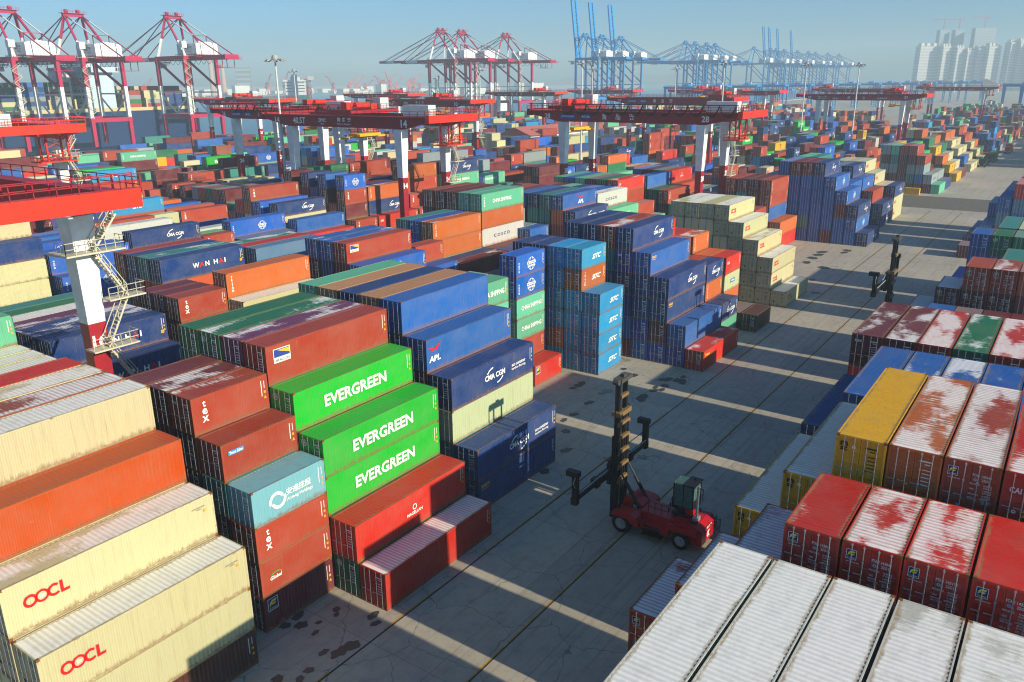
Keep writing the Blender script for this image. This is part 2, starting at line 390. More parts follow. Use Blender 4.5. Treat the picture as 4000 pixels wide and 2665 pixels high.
def wall_sign(logo, L, H):
    k = ('w', logo, L, H)
    if k in _lm: return _lm[k]
    s = Sign(); sm = L < 8; wc = 'efece4'
    if logo == 'oocl':
        h = .72; cx = 2.1 if not sm else 1.5; cy = H*.56; w = 2.0
        s.arc(cx-.78, cy, .36, 0, 360, .15, 'd8161c', 18); s.arc(cx-.2, cy, .36, 0, 360, .13, 'd8161c', 18); s.arc(cx-.2, cy, .12, 0, 360, .12, 'e8e0c8', 8)
        s.arc(cx+.42, cy, .36, 45, 315, .15, 'd8161c', 14); s.poly([(cx+.72, cy+.36), (cx+.88, cy+.36), (cx+.88, cy-.2), (cx+1.2, cy-.2), (cx+1.16, cy-.36), (cx+.72, cy-.36)], 'd8161c')
        if not sm:
            s.rect(L-1.5, H-.62, L-.62, H-.55, '8a8468'); s.rect(L-1.2, H-.74, L-.85, H-.68, '8a8468'); s.rect(L-.75, H-.98, L-.6, H-.82, 'd99a1c')
            _lm[k] = s.mesh('lettering'); return _lm[k]
    elif logo == 'ever': s.text('EVERGREEN', L*.49, H*.5, .92 if not sm else .55, 6.4 if not sm else 4.2, wc, .055, 0, 1.0)
    elif logo == 'china':
        if sm: s.text('CHINA SHIPPING', L*.52, H*.52, .55, 4.3, wc, .035)
        else: s.text('CHINA SHIPPING', L*.47, H*.52, .62, 5.4, wc, .035); s.stack('中海集运', .75, H-.55, .34, 1.2)
    elif logo == 'sitc' or logo == 'sitco':
        s.text('SITC', L*.6 if sm else L*.5, H*.5, .62, 2.3, wc, .05, .45)
        if logo == 'sitco': s.stack('TRITON', .85, H-.35, .25, 1.15)
    elif logo == 'cosco':
        cx = L*.56 if not sm else L*.52; cy = H*.5
        for rx in (.78, .42): s.arc(cx, cy, rx, 0, 360, .06, wc, 20, .78)
        s.arc(cx, cy+.42, .62, 200, 340, .05, wc, 8, .2); s.arc(cx, cy-.42, .62, 20, 160, .05, wc, 8, .2)
        s.text('COSCO', cx, cy+.12, .38, 1.9, wc, .05); s.text('SHIPPING', cx, cy-.28, .24, 1.6, wc, .04)
        s.stack('中远海运', .55, H-.8, .26, 1.25)
    elif logo in ('cma', 'ecoc'):
        cx = L*.62 if logo == 'cma' else L*.5; cy = H*.5
        if sm: cx = L*.55
        s.text('CMA CGM', cx, cy, .52 if not sm else .5, 3.0, wc, .05)
        s.arc(cx-.2, cy-.1, 1.15, 95, 150, .12, wc, 8, .95); s.arc(cx+.2, cy+.1, 1.15, 275, 330, .12, wc, 8, .95)
        if logo == 'ecoc': s.text('eco container', L*.8, cy+.15, .3, 2.2, wc, .03); s.text('bamboo flooring', L*.8, cy-.25, .3, 2.2, wc, .02)
    elif logo == 'antong':
        cx = 1.9; cy = H*.5; s.arc(cx, cy, .62, 20, 200, .22, wc, 12); s.arc(cx+.16, cy, .62, 200, 380, .22, wc, 12)
        s.text('安通控股', 3.75, cy+.24, .5, 2.1, wc, .03); s.text('Antong Holdings', 3.8, cy-.3, .32, 2.2, wc, .02)
    elif logo == 'tex': s.stack('tex', 1.0 if not sm else .95, H-.35, .42, 1.25, wc, .035)
    elif logo == 'cai': s.text('CAI', .95, H*.66, .4, .85, wc, .04)
    elif logo in ('triton', 'tritonb'): s.stack('TRITON', .75, H-.4, .26, 1.2, wc, .04)
    elif logo == 'msc': s.text('m', L*.5, H*.66, .6, 1.1, '1c1a17', .06); s.text('sc', L*.5, H*.34, .42, 1.1, '1c1a17', .06)
    elif logo in ('apl', 'aplc'):
        cx = L*.52 if logo == 'apl' else 1.05; q = 1 if logo == 'apl' else .75
        s.text('APL', cx, H*.38, .7*q, 2.0*q, wc, .06, .1); s.poly([(cx-1.1*q, H*.75), (cx-.1, H*.70), (cx+1.2*q, H*.84), (cx+.3, H*.64), (cx-.3, H*.62)], 'c9222a')
    elif logo == 'wan':
        cx = L*.58; s.text('W', cx-2.2, H*.5, .62, .95, wc, .05); s.text('A', cx-1.35, H*.5, .62, .7, 'd02a2a', .05); s.text('N', cx-.55, H*.5, .62, .6, wc, .05)
        s.text('H', cx+.7, H*.5, .62, .6, wc, .05); s.text('A', cx+1.5, H*.5, .62, .7, 'd02a2a', .05); s.text('I', cx+2.1, H*.5, .62, .16, wc, .05)
        s.rect(L-.75, H*.3, L-.4, H*.42, 'e0a010')
    elif logo == 'mag': s.text('MAGELLAN', L*.5, H*.42, .26, 1.7, wc, .03); s.arc(L*.5, H*.58, .24, 0, 360, .07, wc, 12)
    elif logo == 'beacon':
        s.rect(.65, H*.52, 2.15, H*.88, 'e8e2c8'); s.rect(.7, H*.66, 2.1, H*.86, '2a3f8f', .003); s.poly([(1.0, H*.84), (2.08, H*.84), (2.08, H*.72), (1.5, H*.78)], 'e2b020', .006); s.text('BEACON', 1.45, H*.58, .2, 1.2, '2a3f8f', .04, lift=.004)
    elif logo == 'global': s.text('Global', 1.2, H*.45, .28, .95, wc, .04, .15); s.arc(1.25, H*.45, .55, 30, 150, .06, '35b03a', 10, .38)
    elif logo == 'seaco': s.text('seaco', 1.0, H*.8, .3, 1.2, 'e5b421', .05); s.rect(.45, H*.68, 1.5, H*.70, 'e5b421')
    elif logo == 'triy': s.text('Triton', 1.2, H*.78, .38, 1.5, 'e5c421', .05)
    elif logo == 'trans': s.rect(.5, H*.66, 1.7, H*.78, '2f86c2'); s.text('Trans Eden', 1.1, H*.72, .2, 1.05, wc, .03, lift=.004)
    elif logo == 'flor': florens(s, .75, H*.74, .42)
    elif logo == 'cosw': s.text('COSCO', L*.46, H*.5, .55, 4.6, '23365f', .04, 0, 1.5)
    elif logo == 'maersk': s.text('MAERSK', L*.6, H*.55, .5, 3.2, '2a3540', .04); s.rect(L*.3, H*.42, L*.36, H*.64, '4f9fc4')
    elif logo == 'uasc': s.text('UASC', L*.6, H*.5, .7, 3.6, wc, .05)
    elif logo == 'hapag': s.text('Hapag-Lloyd', L*.55, H*.5, .5, 4.6, '1c2f78', .04)
    elif logo == 'csav': s.text('CSAV', L*.6, H*.5, .55, 2.4, 'a03a34', .04)
    elif logo == 'wbc': s.rect(L*.42, H*.4, L*.7, H*.62, '2a5fa0'); s.text('WBC', L*.56, H*.51, .3, 1.4, wc, .05, lift=.004)
    if logo not in ('oocl',): idmarks(s, L, H)
    _lm[k] = s.mesh('lettering'); return _lm[k]
def florens(s, cx, cy, r):
    s.rect(cx-r, cy-r*1.1, cx+r, cy+r*1.1, 'dfe3ea'); s.rect(cx-r*.9, cy-r, cx+r*.9, cy+r, '16246a', .003)
    s.poly([(cx-r*.7, cy-r*.45), (cx-r*.6, cy+r*.35), (cx-r*.2, cy+r*.75), (cx+r*.75, cy+r*.75), (cx+r*.55, cy+r*.4), (cx-r*.1, cy+r*.38), (cx-r*.35, cy)], 'f0d816', .006)
    s.poly([(cx-r*.3, cy-r*.05), (cx-r*.1, cy+r*.2), (cx+r*.6, cy+r*.2), (cx+r*.4, cy-r*.12), (cx-r*.1, cy-r*.14)], 'f0d816', .006)
    s.text('FLORENS', cx, cy-r*.72, r*.25, r*1.5, 'f0d816', .03, lift=.006)
FT = ['FTAU 143040', 'FTAU 143191', 'FTAU 143251', 'FTAU 143012']
def door_sign(logo, H, var=0):
    k = ('d', logo, H, var)
    if k in _lm: return _lm[k]
    s = Sign(); a = 'dcdad2'
    lines = True
    if logo == 'flor':
        florens(s, .42, H-.62, .22); s.text('www.florens.com', .5, H-.98, .08, .55, a, .02)
        s.text(FT[var % 4].split()[0], 1.42, H-.62, .14, .3, a, .03); s.text(FT[var % 4].split()[1], 1.86, H-.62, .14, .42, a, .03); s.text('22G1', 1.82, H-.82, .13, .3, a, .03)
        s.arc(1.4, H-.85, .08, 0, 360, .05, '7fb4cc', 10)
        for i, t in enumerate(('MAX.GROSS', 'TARE', 'MAX.CARGO', 'CU.CAP.')):
            z = H-1.08-.27*i; s.text(t, 1.2, z, .09, .42 if i != 1 else .2, a, .02, anchor='l')
            s.text(('30.480 KG', '2.180 KG', '28.300 KG', '33.2 CBM')[i], 1.78, z, .08, .36, a, .02, anchor='l'); s.text(('67.200 LBS', '4.810 LBS', '62.390 LBS', '1.170 CUFT')[i], 1.78, z-.12, .08, .36, a, .02, anchor='l')
        s.poly([(.72, .62), (.96, .62), (.84, .42)], '8fb4d8'); s.rect(.28, .42, .45, .66, '55707a'); s.rect(1.85, .25, 2.1, .35, '9fc3d6'); lines = False
    elif logo == 'msc': s.text('m', .42, H-.5, .26, .36, '1c1a17', .06); s.text('sc', .42, H-.76, .2, .36, '1c1a17', .06); a = '2a2418'; s.arc(.9, H-.6, .1, 0, 360, .1, 'e8e6e0', 12)
    elif logo == 'oocl': s.text('OOCL', .55, H-.5, .18, .7, 'c8323a', .06); a = '555a5c'; s.rect(1.0, H*.42, 1.12, H*.5, 'd99a1c'); s.rect(.45, H*.25, .65, H*.34, '202428')
    elif logo in ('cosco', 'apl'): s.rect(.35, H-.75, .95, H-.5, 'ccd3dc'); s.rect(.42, H-.66, .9, H-.6, '3d5fa0', .003); s.rect(.72, H*.44, .98, H*.55, 'e0a010')
    elif logo == 'ever' or logo == 'everdoor': s.arc(.48, H-.6, .27, 0, 360, .05, 'cfd8cc', 16); s.arc(.48, H-.6, .17, 0, 360, .17, '9fb9a4', 12)
    elif logo == 'tex' or logo == 'triton': s.text('tex', .55, H-.55, .26, .6, a, .04); s.rect(1.55, H*.28, 1.8, H*.38, 'e0a010')
    elif logo in ('sitc', 'sitco'): s.rect(.3, H-.62, .95, H-.45, 'a8c4e0'); s.text('SITC', .62, H-.535, .12, .5, '23428f', .05, .4, lift=.004)
    elif logo == 'cai': s.text('CAI', .55, H-.9, .3, .5, a, .05); s.arc(.62, .9, .1, 0, 360, .06, a, 10); s.poly([(.95, .7), (1.15, .7), (1.05, .88)], 'e0a010')
    elif logo in ('cma', 'ecoc'): s.text('CMA CGM', .6, H-.6, .12, .55, a, .03)
    elif logo == 'zh': s.text('ZHONGGU', .6, H-.6, .14, .75, a, .03, .2)
    if lines:
        s.rect(1.45, H-.55, 2.05, H-.47, a); s.rect(1.7, H-.7, 1.95, H-.64, a)
        for i in range(5): s.rect(1.62, H-1.0-.2*i, 2.02, H-.95-.2*i, a)
        s.poly([(.95, .95), (1.1, .95), (1.02, 1.1)], 'e0a010'); s.rect(1.5, 1.1, 1.58, 1.18, a)
    _lm[k] = s.mesh('door_lettering'); return _lm[k]

class Box:
    __slots__ = ('x', 'y', 'z', 'L', 'H', 'c', 'logo', 'patch', 'where', 'row', 'tier', 'vis', 'sun', 'bay', 'top', 'rc')
BOXES = []
PAL = 'r r r m m m n o B B B c c b s G g T t w w e W R y'.split()
PALW = [3,3,3,3,3,2,3,3,3,3,2,3,3,2,1,1.5,1.5,1,2.5,4,2,2,1.2,1.2,.5]
rs = random.Random(11)
def rcol(pal=None): return rs.choices(PAL, PALW)[0] if not pal else rs.choice(pal)
ORD = ['bottom', 'second', 'third', 'fourth', 'fifth', 'sixth', 'seventh', 'eighth', 'ninth', 'tenth', 'eleventh', 'twelfth', 'thirteenth']
def bay(where, x0, L, y0, rows, std=0, pitch=2.577, side=1, allstd=False, nm=None):
    """rows from the aisle backwards; each row lists its tiers from the ground up: colour[.logo][*patch]; '?' any colour"""
    for k, row in enumerate(rows):
        if isinstance(row, int): row = ' '.join('?'*row)
        t = row.split(); z = 0.0
        y = y0+k*pitch if side > 0 else y0-k*pitch-W_
        for j, tk in enumerate(t):
            b = Box(); H = ST if (allstd or j < std) else HC
            b.patch = 0.0
            if '*' in tk: tk, p = tk.split('*'); b.patch = float(p)
            b.logo = None
            if '.' in tk:
                cc, b.logo = tk.split('.'); b.c = cc
                if b.logo == '-': b.logo = None
            else:
                if tk == '?': b.c = rcol(); b.logo = DEFLOGO.get(b.c) if rs.random() < .6 else None
                else: b.c = tk; b.logo = DEFLOGO.get(tk)
            if b.patch == 0 and rs.random() < .3 and b.c in 'rmRGov': b.patch = rs.uniform(.25, .5)
            if b.c in 'wW' and b.patch == 0: b.patch = rs.uniform(.5, .75)
            b.x, b.y, b.z, b.L, b.H = x0+rs.uniform(-.03, .03), y+rs.uniform(-.025, .025), z, L, H
            b.where = where; b.row = k; b.tier = j; b.bay = nm; b.vis = 0; b.top = (j == len(t)-1); b.rc = None
            BOXES.append(b); z += H

# ------------------------------------------------------------------ the yard: every stack, bay by bay
# near left block, beside the aisle
bay('in the lower left cream stack', -20.55, 12.192, 3.15, ['x.- w.none w', 'x w w w', 'x w w w.none O.none', 'x w w w O w.none', 'x w w w w n*.52', 'x m w m r w.none', 'x w m r w R.-*.2'], std=1)
bay('in the short brick stack beside the cream one', -6.2, 6.058, 5.05, ['m.flor r.global r.tex p', 'm p m T r.trans*.2', 'm m p m m r*.38', 'r m m p m m*.4', 'm m r m m m*.15'], allstd=True)
bay('in the green box stack', 0.0, 12.192, 0.0, ['R.-*.64', 'G.everdoor R.mag', 'm G g g', 'G m G m g', 'm G m G G r.beacon*.2', 'G m m G m v.-*.42', 'm G G m G G*.42', 'm G G m G G.-*.1'])
bay('in the blue stack by the lift truck', 14.2, 12.192, 2.78, ['B.seaco B.ecoc', 'B.- T.- k.none B.ecoc', 'm.- B k.- m b.aplc', 'm B T m B b.none', 'm B m T B h.-*.12', 'B m m B m B.-', 'B m m B m h.-*.1', 'm B m T b t.-'])
bay('behind the far end of the blue stack', 27.0, 6.058, 12.9, ['r T R t t t', 'm r T m t t'], allstd=True)
bay('in the lone column with two globe emblems', 41.7, 6.058, 15.25, ['R.flor', 'm r.- t t c c', 'm m T G m', 'r m T m'], allstd=True)
bay('in the sky blue stack', 49.4, 6.058, 10.93, ['s s s s', 's.- s.- s.- s.- o.sitco s', 's o.- s s.- s.- s.-*.2', 'b s b s b B.-', 'T m b B m B.-'], allstd=True)
bay('in the stepped navy stack', 57.8, 12.192, .68, ['R.triy', 'i.- b.-', 'i.- m B.seaco B', 'b.- i.- B.- B.- b.seaco', 'm b i.- B i.apl B', 'B m b B T r.-*.35', 'm B m T b B.-', 'm B m T b B.-'], std=1)
bay('behind the stepped navy stack', 71.3, 6.058, 3.6, ['t.- B', 'm r.- o B', 'm m r r.tritonb', 'm m r r.tritonb n.-', 'm T m r n R.-', 'm r m T s.-*.3', 'm r m T b.-'], allstd=True)
bay('beside the white letterless stack', 77.6, 6.058, .7, ['x.-', 'x.-', 'm o.- k.wbc R.cai', 'm o.- m o.-', 'm r o.- m o.triton', 'r m r m R.-*.3', 'm r m r n.-'], allstd=True)
bay('in the stepped cream stack in the middle', 93.3, 12.192, 1.33, ['w', 'w w w', 'w w w w', 'w w w w w', 'w w w w w w', 'w w w w w w.-*.2', 'w w w w w w', 'w w w w w w.-'], allstd=True)
bay('behind the stepped cream stack', 106.6, 6.058, 9.2, ['m r n.-', 'r m m n.- r.-', 'm m r m R.-', 'm r m m n.-'], allstd=True)
bay('in the brick stack before the blue wall', 139, 12.192, 16.9, ['R.- o.-', 'm m b.- r.tritonb r.tritonb', 'm m m m m', 'T m r T m', 'b m r m r'])
bay('in the deep blue stepped stack', 152, 12.192, 1.8, ['B', 'b.- b.cosco B', 'b.cosco b.cosco m b.cosco', 'm b.cosco b.cosco b.cosco b.cosco', 'b.cosco b.cosco b.cosco b.cosco b.cosco B', 'b.cosco T.- b.cosco b.cosco b.cosco m.tex', 'm b.cosco b.cosco b.cosco b.cosco m.-*.3', 'b b b b b.cosco b.-', 'b b m b b.cosco'])
bay('behind the deep blue stepped stack', 165.3, 12.192, 7.0, ['B B', 'B B B b.-', 'B m B B', 'B B B B B', 'm B m B B T.-', 'T m B B m t.-'])
bay('in the stack left of the first cross lane', 178.4, 12.192, 4.4, ['B B', 'B.- m.- r.-', 'b.- m.- B.- b.apl', 'B B B B B', 'm B B B B', 'B r B B B', 'B m B m r'])
bay('by the near edge of the first cross lane', 191.6, 12.192, 4.4, ['w w B', 'm B w', 'B m B w', 'B m B B w', 'm B m m w.-', 'm B r m w.-'])
# beyond the lane
for i, (x0, prof, nmx) in enumerate([(252, [['t.-'], 'm e.cosw', 'm b e r.tritonb', 'm T e m r', 'b m m m r', 'b m e T t', 'T m e m e'], 'past the cross lane, nearest'), (265, [['B.-'], 'm e', 'g R.tex', 'b m g g', 'm T g g g', 'T m r y', 'm T r m y'], 'past the cross lane, second bay'),
        (290, [['y.-'], 'm y', 'y m o', 'T y m y', 'y m T b G', 'm T y b m o', 'm m T y b w'], 'past the cross lane, yellow and green bay'), (303, [['m.-'], 'w w', 'm T w', 'b b T G', 'm m b m o'], 'past the cross lane, fourth bay'),
        (328, [['w'], 'B b', 'b b w', 'm b b w', 'b b b w o', 'B b b b w'], 'past the cross lane, fifth bay'), (341, [['w'], 'm w', 'G m w', 'm T R w', 'r r m w o'], 'past the cross lane, sixth bay'),
        (366, ['w', 'm w', 'b m w', 'm r b r', 'r b m b r'], 'past the cross lane, seventh bay'), (379, ['R', 'm G', 'b b o', 'm G r o', 'G m r b o'], 'past the cross lane, eighth bay')]):
    rows = [p[0] if isinstance(p, list) else p for p in prof]
    bay(nmx, x0, 12.192, 2.2, rows)
    lab = rows
# right of the aisle (rows counted away from the aisle)
bay('among the white roofs at the lower right corner', -13.58, 12.192, -23.45, ['w w w w W.-', 'w w w w W.-', 'w w w w W.-', 'w w w w W.-', 'w w w w W.-'], pitch=2.56, side=-1)
bay('in the red stack behind the white roofs', .05, 6.058, -18.3, ['m.flor m.flor r.flor*.62', 'm.flor m.flor m.flor r.flor*.62', 'm m.flor m.flor m.flor r.flor*.62', 'm m m m.flor m.flor R.flor*.3', 'm m m m.flor m.flor R.flor*.47', 'm m m m.flor m.flor R.flor*.49', 'm m m m.flor m.flor R.flor*.1', 'm m m m.flor m.flor R.flor*.4'], pitch=2.53, side=-1, allstd=True)
bay('in the yellow fronted stack at the right', 7.3, 12.192, -21.15, ['y y y y*.68', 'm y y y y*.68', 'm y y y y y.msc', 'm m m m n o.-*.47', 'm m m m m r.flor*.50', 'm m m m m R.cai', 'm m m m m R.-'], pitch=2.52, side=-1)
bay('in the blue roofed stack at the right', 21.3, 12.192, -20.9, ['B B B B.-', 'b b b b b.-*.22', 'b b b b b.-*.40', 'b b b b b.-*.43', 'b b b b b.-*.22', 'b b b b b.-', 'b b b b b.-'], pitch=2.52, side=-1)
bay('in the row with the dark green roof', 35.75, 12.192, -20.66, ['m m m R.zh m.tex*.36', 'm m m m m.-*.46', 'm m m m R.-*.52', 'm m m m G.-*.40', 'm m m m R.-*.5', 'm m m m R.-*.3'], pitch=2.53, side=-1)
bay('in the low stack beyond the patchy roofs', 49.6, 12.192, -20.6, ['m m b.-', 'm m m b.-', 'm b m m', 'b m m m', 'm m b m'], pitch=2.53, side=-1)
bay('in the maroon stack with blue square emblems', 64, 6.058, -20.55, ['m.flor m.flor m.flor m.flor*.6', 'm.flor m.flor m.flor m.flor m.flor*.6', 'm m.flor m.flor m.flor m.flor r.flor*.2', 'm m m m m.flor m.flor r.flor*.42'[0:0] or 'm m m m.flor m.flor r.flor*.42', 'm m m m.flor m.flor r.flor*.3', 'm m m m.flor m.flor r.flor'], pitch=2.53, side=-1, allstd=True)
bay('behind the maroon stack with blue emblems', 71.4, 12.192, -23.1, ['B B i.- i.-', 'B B i.- B.-', 'G G G G T.-', 'G G G G G', 'B G G G G'], pitch=2.53, side=-1)
bay('in the green fronted stack at the right edge', 92.6, 6.058, -23, ['G T b.- b.- b.-', 'G G T b G', 'T G G G G', 'm G G G G'], pitch=2.53, side=-1)
bay('in the green roofed stack at the right edge', 99.8, 12.192, -25.6, ['B G G G T.-', 'G G G G k.-', 'G G G m G', 'G G G G G'], pitch=2.53, side=-1)
bay('before the bright gap at the right edge', 113.7, 12.192, -25.6, ['m B m b', 'B m b b', 'm B b G b'], pitch=2.53, side=-1)
bay('by the far side of the bright gap', 150.2, 6.058, -15.75, ['m.-'], pitch=2.53, side=-1, allstd=True)
bay('at the right edge past the bright gap', 157.8, 12.192, -15.7, ['m', 'b.- l.-', 'R R.- l.- b', 'b b b l R', 'b b m b b'], pitch=2.6, side=-1)
bay('at the right edge past the bright gap, next bay', 172, 16.0-3.808, -15.7, ['b', 'm b b', 'b b R b', 'l b b R m', 'm m b b b'], pitch=2.6, side=-1)
bay('at the right edge near the road', 186, 6.058, -18.3, ['b m', 'm b m b', 'b b b m b'], pitch=2.6, side=-1)

# second block, past the crane rails
Y2 = 35.25
def b2(where, x0, rows, L=12.192, k0=0, **kw): bay(where, x0, L, Y2+2.577*k0, rows, **kw)
b2('at the left edge beyond the near stacks', -13.3, ['m w w', 'm w w w', 'B w w w', 'w w w w', 'w w w w t.-', 'w w w w t.-', 'm w w w t.-'])
b2('in the blue stack behind the crane leg', .8, ['B B.- B.wan', 'B B B.- B.wan*.2', 'm B B B.-*.42', 'B B m B.-*.45', 'm B B v.-*.4', 'm B T W.none', 'T m T G.-', 'm w w T'], k0=2.25)
b2('in the small maroon stack behind the green roofs', 14.3, ['m m r.tex r.tex r.tex*.15', 'm m m m m*.2', 'm m T m m*.2', 'm m T'], L=6.058, k0=3, allstd=True)
b2('in the orange and navy block', 20.5, ['m w w w', 'm w w.- w.- o.triton', 'm m m', 'm m m', 'T m o', 'm B O.-', 'm B m O.- B.wan', 'm m B R T.-*.4', 'm T m B B.-', 'm m T m r.-'], k0=2)
b2('in the block with the blue and yellow plate', 36.6, ['B m B b c', 'm m m c m r.beacon*.2', 'B c B c B b.-*.35', 'm c c B m b.-*.3', 'B m B c', 'm m G G', 'B B T B.cma', 'm m T l.-*.4', 'R m T m l', 'B m m G R.flor', 'T m m T T.-*.5'], k0=1, allstd=True)
b2('in the short stack with a brown box', 49.6, ['m B c c.-', 'B m m B r.-', 'm m B B', 'm T w e', 'm w T', 'b m w e.oocl'], L=6.058, k0=1, allstd=True)
b2('in the row of three orange boxes', 59.5, ['m m m', 'm m B', 'm o t.china o.triton o.triton', 'm B B c c.cosco', 'T m B B T.-', 'm m T', 'm m r.tex r.-'], k0=2)
b2('in the tall mint topped block', 71.9, ['m m B', 'm B m', 'm o.- o.- W.cosw o.- t.china', 'r o T m m t.-', 'm m m m m m.-', 'm m r m m m.-', 'm r m m m n.-', 'm T T T'], k0=2)
b2('in the block with grey boxes', 82.2, ['m B b.-', 'm m r b.-', 'T G r e.oocl*.2', 'R r B.- r e.oocl*.2', 'm B m r o.-'], L=6.058, k0=2, allstd=True)
b2('in the block with the red bird emblem', 88.8, ['m m B B', 'B r m r B.ecoc', 'm m m r.- o.- b.apl', 'm m B r T.- T.-', 'B m m T T B.-', 'm r m m m b.-', 'm m r m m m.-', 'r m m T m r.-', 'm T r'], allstd=True)
b2('in the white letter box block', 101.5, ['m B', 'T b m t.china', 'm B T.- r.- W.cosw', 'm B m o.- c.cosco', 'B m T m c.-', 'm m B c B.-', 'b m B b t.-', 'T m m m m.-', 'T m m m r.-'], k0=0)
b2('behind the white box with dark letters', 114.4, ['m b', 'T m t.-', 'm m r r', 'B m m r.- r.- R.cai', 'm m m r m G.-', 'm m m m r m', 'B T m B t t.-', 'm T B T m c.-', 'm r B m b t.-'], k0=0, allstd=True)
b2('in the block with the small white emblem', 133.5, ['m b', 'm B t', 'm r m r', 'm r B G', 'm r m m b.-'], k0=0)
b2('in the block with the tall red box', 146.3, ['m B t', 'm t r', 'm m r.tex', 'T b b r.tex', 'm m m r R.mag', 'm m m m G.-', 'm T m r m.-', 'm B B B b', 'b b t'], k0=0)
ORD2 = 'first second third fourth fifth sixth seventh eighth ninth tenth eleventh twelfth thirteenth fourteenth fifteenth sixteenth seventeenth eighteenth nineteenth twentieth'.split()+['far']*80
x = 130.1; rb = random.Random(5)
names2 = ['one', 'two', 'three', 'four', 'five', 'six', 'seven', 'eight', 'nine', 'ten', 'eleven', 'twelve', 'thirteen', 'fourteen', 'fifteen', 'sixteen', 'seventeen', 'eighteen', 'nineteen', 'twenty']
def filler(x0, x1, y0, nrow, seed, where, hmin=2, hmax=5, gap=.12, minfar=True, fn=None, whitex=None):
    r = random.Random(seed); x = x0; n = 0
    while x < x1:
        if r.random() < gap: x += r.choice((6.6, 13, 14)); continue
        L = 12.192 if r.random() < .75 else 6.058
        std = r.random() < .35; base = r.uniform(hmin, hmax); rows = []
        th = r.choice([None, None, None, 'bBc', 'mmr', 'wwW', 'Ttg', 'rom'])
        for k in range(nrow):
            h = int(max(0, min(hmax+1, round(base+r.gauss(0, .9)))))
            if k == 0: h = min(h, 3)
            rows.append(' '.join(('%s' % (r.choice(th) if th and r.random() < .6 else r.choices(PAL, PALW)[0])) for _ in range(h)))
        bay(where(n, x), x, L, y0, rows, allstd=std)
        x += L+(.5 if r.random() < .7 else 1.3); n += 1
def edge(y, m=12): return CAM[0]+.40*(y-CAM[1])-m
filler(159.5, 420, Y2, 11, 3, lambda n, x: ORD2[n]+' bay of the block under crane twenty-eight', 2, 4.6)
bay('in the tall cream stack left of the crane leg', 8.3, 12.192, 84.4, ['m m w.none w.none B.none', 'm w w w B w.none', 'm w w R w w.-', 'm w w w w'])
filler(21.6, 560, 83, 9, 21, lambda n, x: ORD2[n]+' bay of the block under crane fourteen', 2.5, 5)
filler(edge(122), 640, 124.5, 10, 22, lambda n, x: ORD2[n]+' bay of the block under crane twenty-six', 2.5, 4.6)
filler(edge(162), 700, 164, 9, 23, lambda n, x: ORD2[n]+' bay of the block under crane ten', 2.5, 4.6)
filler(edge(203), 760, 205, 9, 24, lambda n, x: 'in the far left blocks', 2, 4.5)
filler(edge(245), 800, 247, 9, 25, lambda n, x: 'in the far left blocks', 2, 4.5)
filler(edge(288), 820, 289, 9, 26, lambda n, x: 'in the far left blocks', 2, 4.2)
filler(394, 900, 2.2, 8, 31, lambda n, x: 'along the far end of the aisle', 2, 4.6)
filler(440, 900, Y2, 10, 32, lambda n, x: 'in the far blocks', 2, 4)
for i, y in enumerate((-45, -80, -120, -160)):
    filler(300+abs(y)*1.2, 900, y, 10, 41+i, lambda n, x: 'in the blocks at the far right', 2, 4.5)

# ------------------------------------------------------------------ which containers show, and how large
quads = []; vs = []
for b in BOXES:
    n = len(vs); x0, x1, y0, y1, z0, z1 = b.x, b.x+b.L, b.y, b.y+W_, b.z, b.z+b.H
    vs += [(x0,y0,z0),(x1,y0,z0),(x1,y1,z0),(x0,y1,z0),(x0,y0,z1),(x1,y0,z1),(x1,y1,z1),(x0,y1,z1)]
    for f in ((4,5,6,7),(0,1,5,4),(1,2,6,5),(2,3,7,6),(3,0,4,7)): quads.append(tuple(n+i for i in f))
bvh = BVHTree.FromPolygons([Vector(v) for v in vs], quads)
o_ = Vector(CAM); Mr = cam.rotation_euler.to_matrix(); tf = math.tan(cd.angle/2)
NX, NY = 512, 341
for j in range(NY):
    for i in range(NX):
        d = Mr @ Vector(((2*(i+.5)/NX-1)*tf, -(2*(j+.5)/NY-1)*tf*NY/NX, -1))
        if d.z > .005: continue
        h = bvh.ray_cast(o_, d.normalized(), 1200)
        if h[0] is not None: BOXES[h[2]//5].vis += 1
NT = 300
order = sorted([b for b in BOXES if b.vis > 0], key=lambda b: -b.vis)
things = order[:NT]; tset = set(id(b) for b in things)
print('containers', len(BOXES), 'seen', len(order), 'smallest thing px', things[-1].vis)

